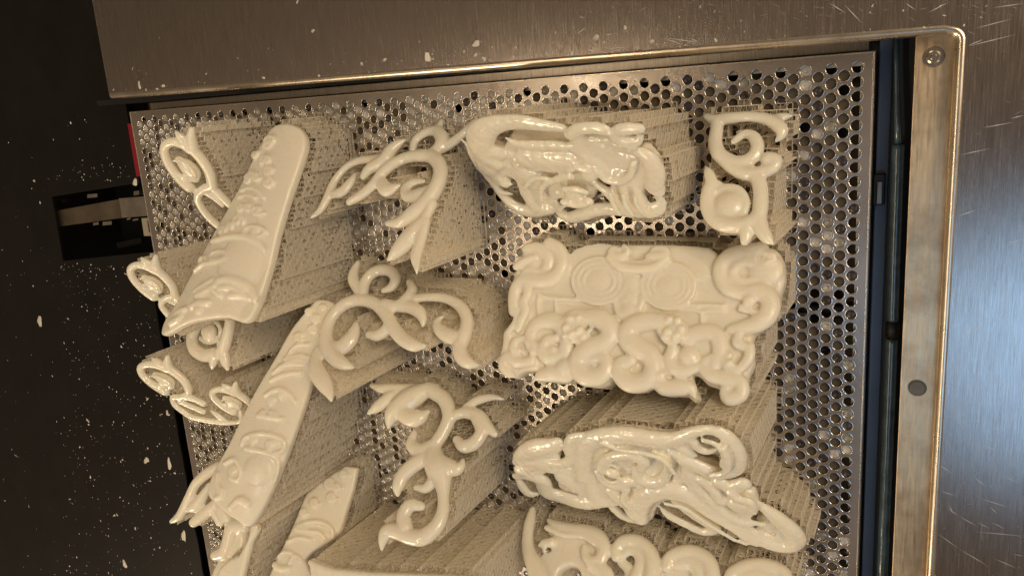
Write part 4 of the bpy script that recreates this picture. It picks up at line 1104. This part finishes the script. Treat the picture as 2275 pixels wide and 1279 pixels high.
# ---------------- dragon print below the mask
def dDr2(o):
    o.df = .75; o.rs = 1.2
    o.st([(150,470,28),(200,420,60),(300,370,80),(400,350,70),(450,330,50)], .7, 0)
    o.st([(130,440,12),(170,450,24),(230,470,60),(330,460,80),(380,500,60)], .6, 0); o.st([(150,570,30),(210,560,40),(330,590,58),(370,680,54),(480,710,64),(620,750,66),(760,740,60)], .7, 0)
    o.st([(170,610,28),(200,660,36),(240,700,30),(310,700,14)], .8, -1)
    o.st([(640,250,22),(560,275,36),(535,350,40),(550,420,40),(480,460,32),(410,455,16)], .8, 2)
    o.st([(470,500,44),(500,580,70),(560,640,60)], .6, 0); o.blob(190, 520, 50, .6, 1)
    for i in range(6): o.spiral(190 + 44 * i, 440 + 30 * (i % 3), 34, 13, .8, 50 * i, 1, 1, 1, .7, 2.5)
    o.slab([(620,350),(700,285),(850,262),(1050,275),(1200,300),(1400,280),(1430,380),(1320,440),(1240,560),(1110,600),(1010,720),(870,780),(700,780),(620,700),(590,500)], 10, 1.5)
    o.st([(640,560,50),(630,430,60),(670,312,66),(770,268,74),(950,258,76),(1130,284,76),(1290,280,60),(1410,235,46),(1530,215,42),(1650,260,56),(1725,370,60),(1730,470,56),(1660,520,50),(1540,510,60),(1440,470,60),(1330,420,50),(1270,390,30)], .75, 2)
    o.st([(1430,290,30),(1460,340,34),(1530,360,28),(1590,340,16)], .8, 3); o.st([(1640,300,26),(1680,390,28),(1650,470,26),(1560,490,26)], .8, 7)
    o.st([(1500,250,20),(1590,280,22),(1640,350,22),(1630,430,20)], .8, 6)
    o.st([(760,470,30),(800,410,36),(890,370,42),(1000,370,46),(1070,410,46),(1060,460,34)], .8, 5)
    o.st([(1020,470,30),(1030,540,40),(1110,575,44),(1200,555,38),(1245,480,30),(1230,410,28),(1150,360,28)], .8, 4)
    o.blob(850, 495, 48, .8, 5); o.st([(740,500,26),(790,560,34),(880,590,46),(980,560,44),(1040,590,34)], .8, 4)
    o.ellipse(850, 495, 66, 60, 12, .8, 6, 30, 320); o.st([(780,250,16),(900,300,18),(1100,330,20),(1230,380,20),(1300,470,18)], .8, 8)
    o.st([(840,640,46),(900,700,54),(970,760,50),(1010,820,56)], .7, 3)
    o.st([(960,600,20),(930,680,24),(970,740,20)], .8, 6); o.st([(700,640,50),(720,730,50)], .6, 1)
    o.st([(1040,850,56),(1030,770,70),(1080,690,76),(1190,645,80),(1320,655,74),(1440,720,64),(1580,815,62),(1720,910,58),(1850,1000,56)], .75, 2)
    for d in (-26, 22): o.st([(1230, 690 + d, 16), (1370 - d * .5, 722 + d, 20), (1520 - d * .5, 822 + d, 20), (1700 - d * .5, 930 + d, 18), (1800, 990 + d * .6, 10)], .7, 5.5)
    o.slab([(160,440),(240,390),(400,345),(460,380),(460,450),(400,480),(380,540),(330,560),(230,560),(150,520)], 7, 1)
    o.slab([(440,520),(600,480),(640,560),(640,700),(560,690),(450,640)], 7, 1)
    o.slab([(1340,430),(1600,520),(1620,620),(1850,700),(1860,840),(1750,880),(1600,760),(1480,820),(1300,740),(1250,600)], 7, .8)
    o.slab([(1030,860),(1060,700),(1200,600),(1420,640),(1700,850),(1850,1000),(1700,960),(1500,820),(1350,740),(1220,740),(1150,800),(1120,880)], 8, 1.5)
    for w_ in ([(700,340,30),(800,320,34),(930,330,30)], [(640,480,30),(700,560,34),(690,660,34),(750,740,28)], [(880,660,24),(930,620,26),(1000,640,22)], [(1290,320,28),(1350,370,32),(1420,400,26)]): o.st(w_, .7, 1.5)
    o.st([(1290,750,34),(1430,840,50),(1560,930,46),(1480,960,36),(1340,900,34),(1230,840,30),(1180,790,14)], .75, 0)
    o.st([(1370,470,44),(1400,570,50),(1470,660,46),(1580,760,46),(1700,850,44),(1770,880,30)], .75, 2)
    o.st([(1470,560,30),(1560,640,34),(1620,720,34)], .8, 3)
    o.st([(1600,590,50),(1680,620,60),(1770,600,56)], .7, 2); o.blob(1760, 740, 96, .6, 2); o.st([(1690,640,30),(1750,680,34),(1830,700,34),(1850,770,28)], .8, 5)
    o.st([(1860,740,24),(1930,790,44),(2020,860,60),(2110,940,66),(2150,1010,60),(2090,1060,52),(1970,1040,56),(1850,980,56),(1780,910,44),(1830,890,28),(1920,900,18)], .75, 1)
    o.slab([(1850,900),(1960,880),(2080,950),(2120,1020),(2000,1030),(1880,980)], 7, -1)
    for i in range(5): o.ellipse(1950, 955, 60 + 26 * i, 30 + 15 * i, 9, .7, 1.2, -70, 150, 25)
    o.st([(840,800,34),(900,850,40),(980,880,40),(1060,870,40)], .75, -1)
orn("dragon_ornament", "carved_dragon", "long dragon relief below the mask panel, shell-like curl at its lower right end", "dragon ornament", "resin prints on the build plate",
    [(1450, 935, 92), (1160, 1050, 48), (1740, 1205, 32)], (1100, 880, .3119), dDr2, rough=.12, rscale=4, it=7, sup=dict(grow=1))

# ---------------- wave print cut by the bottom edge
def dDr3(o):
    o.st([(270,810,24),(255,880,36),(240,960,38),(235,1050,40),(250,1130,48),(290,1220,60),(330,1330,70)], .8, 1)
    o.st([(400,1040,36),(345,1040,24),(320,1060,16)]); o.st([(350,1060,20),(350,1100,14)])
    o.st([(390,890,18),(440,930,40),(540,955,46),(650,970,50),(740,1010,54),(780,1090,50),(760,1160,44),(700,1180,38),(650,1140,30),(640,1080,22)], .75, 2)
    o.slab([(380,930),(520,960),(700,1000),(770,1100),(720,1200),(760,1290),(740,1400),(620,1400),(600,1240),(520,1200),(440,1260),(420,1400),(300,1400),(300,1150),(400,1080)], 9, 0)
    o.st([(380,950,20),(500,1000,22),(640,1010,22),(720,1060,20)], .8, 4); o.st([(700,1200,46),(790,1270,54),(800,1380,50)], .7, 1)
    o.st([(870,1150,34),(870,1090,38),(930,1035,44),(1030,1045,48),(1110,1120,50),(1130,1220,54),(1110,1320,54),(1060,1400,50)], .8, 2)
    o.st([(920,1130,28),(960,1100,34),(1020,1120,38),(1040,1200,42),(1000,1300,44),(940,1390,44)], .75, 1); o.st([(900,1180,32),(960,1240,40),(950,1340,46)], .6, -1)
    o.st([(1230,1220,40),(1250,1160,46),(1330,1120,50),(1430,1120,50),(1520,1180,54),(1550,1270,54),(1540,1380,50)], .8, 2)
    o.st([(1300,1200,40),(1400,1190,50),(1460,1260,54),(1440,1360,50)], .75, 1); o.slab([(1240,1200),(1350,1150),(1480,1180),(1530,1300),(1500,1400),(1250,1400),(1150,1380),(1160,1250)], 7, -1)
    o.st([(1670,1320,44),(1700,1260,48),(1800,1215,52),(1930,1210,52),(2050,1260,50),(2080,1350,50)], .8, 1)
    o.st([(1760,1300,40),(1880,1280,50),(1980,1330,46)], .75, 1); o.slab([(1700,1290),(1850,1230),(2000,1260),(2050,1400),(1650,1400)], 7, -1)
orn("wave_ornament", "carved_waves", "row of rounded wave curls cut off by the bottom edge of the photo", "wave ornament", "resin prints on the build plate",
    [(1250, 1175, 24), (1700, 1240, 24), (1300, 1279, 48)], (1100, 880, .3119), dDr3, rough=.05, rscale=4, it=6)
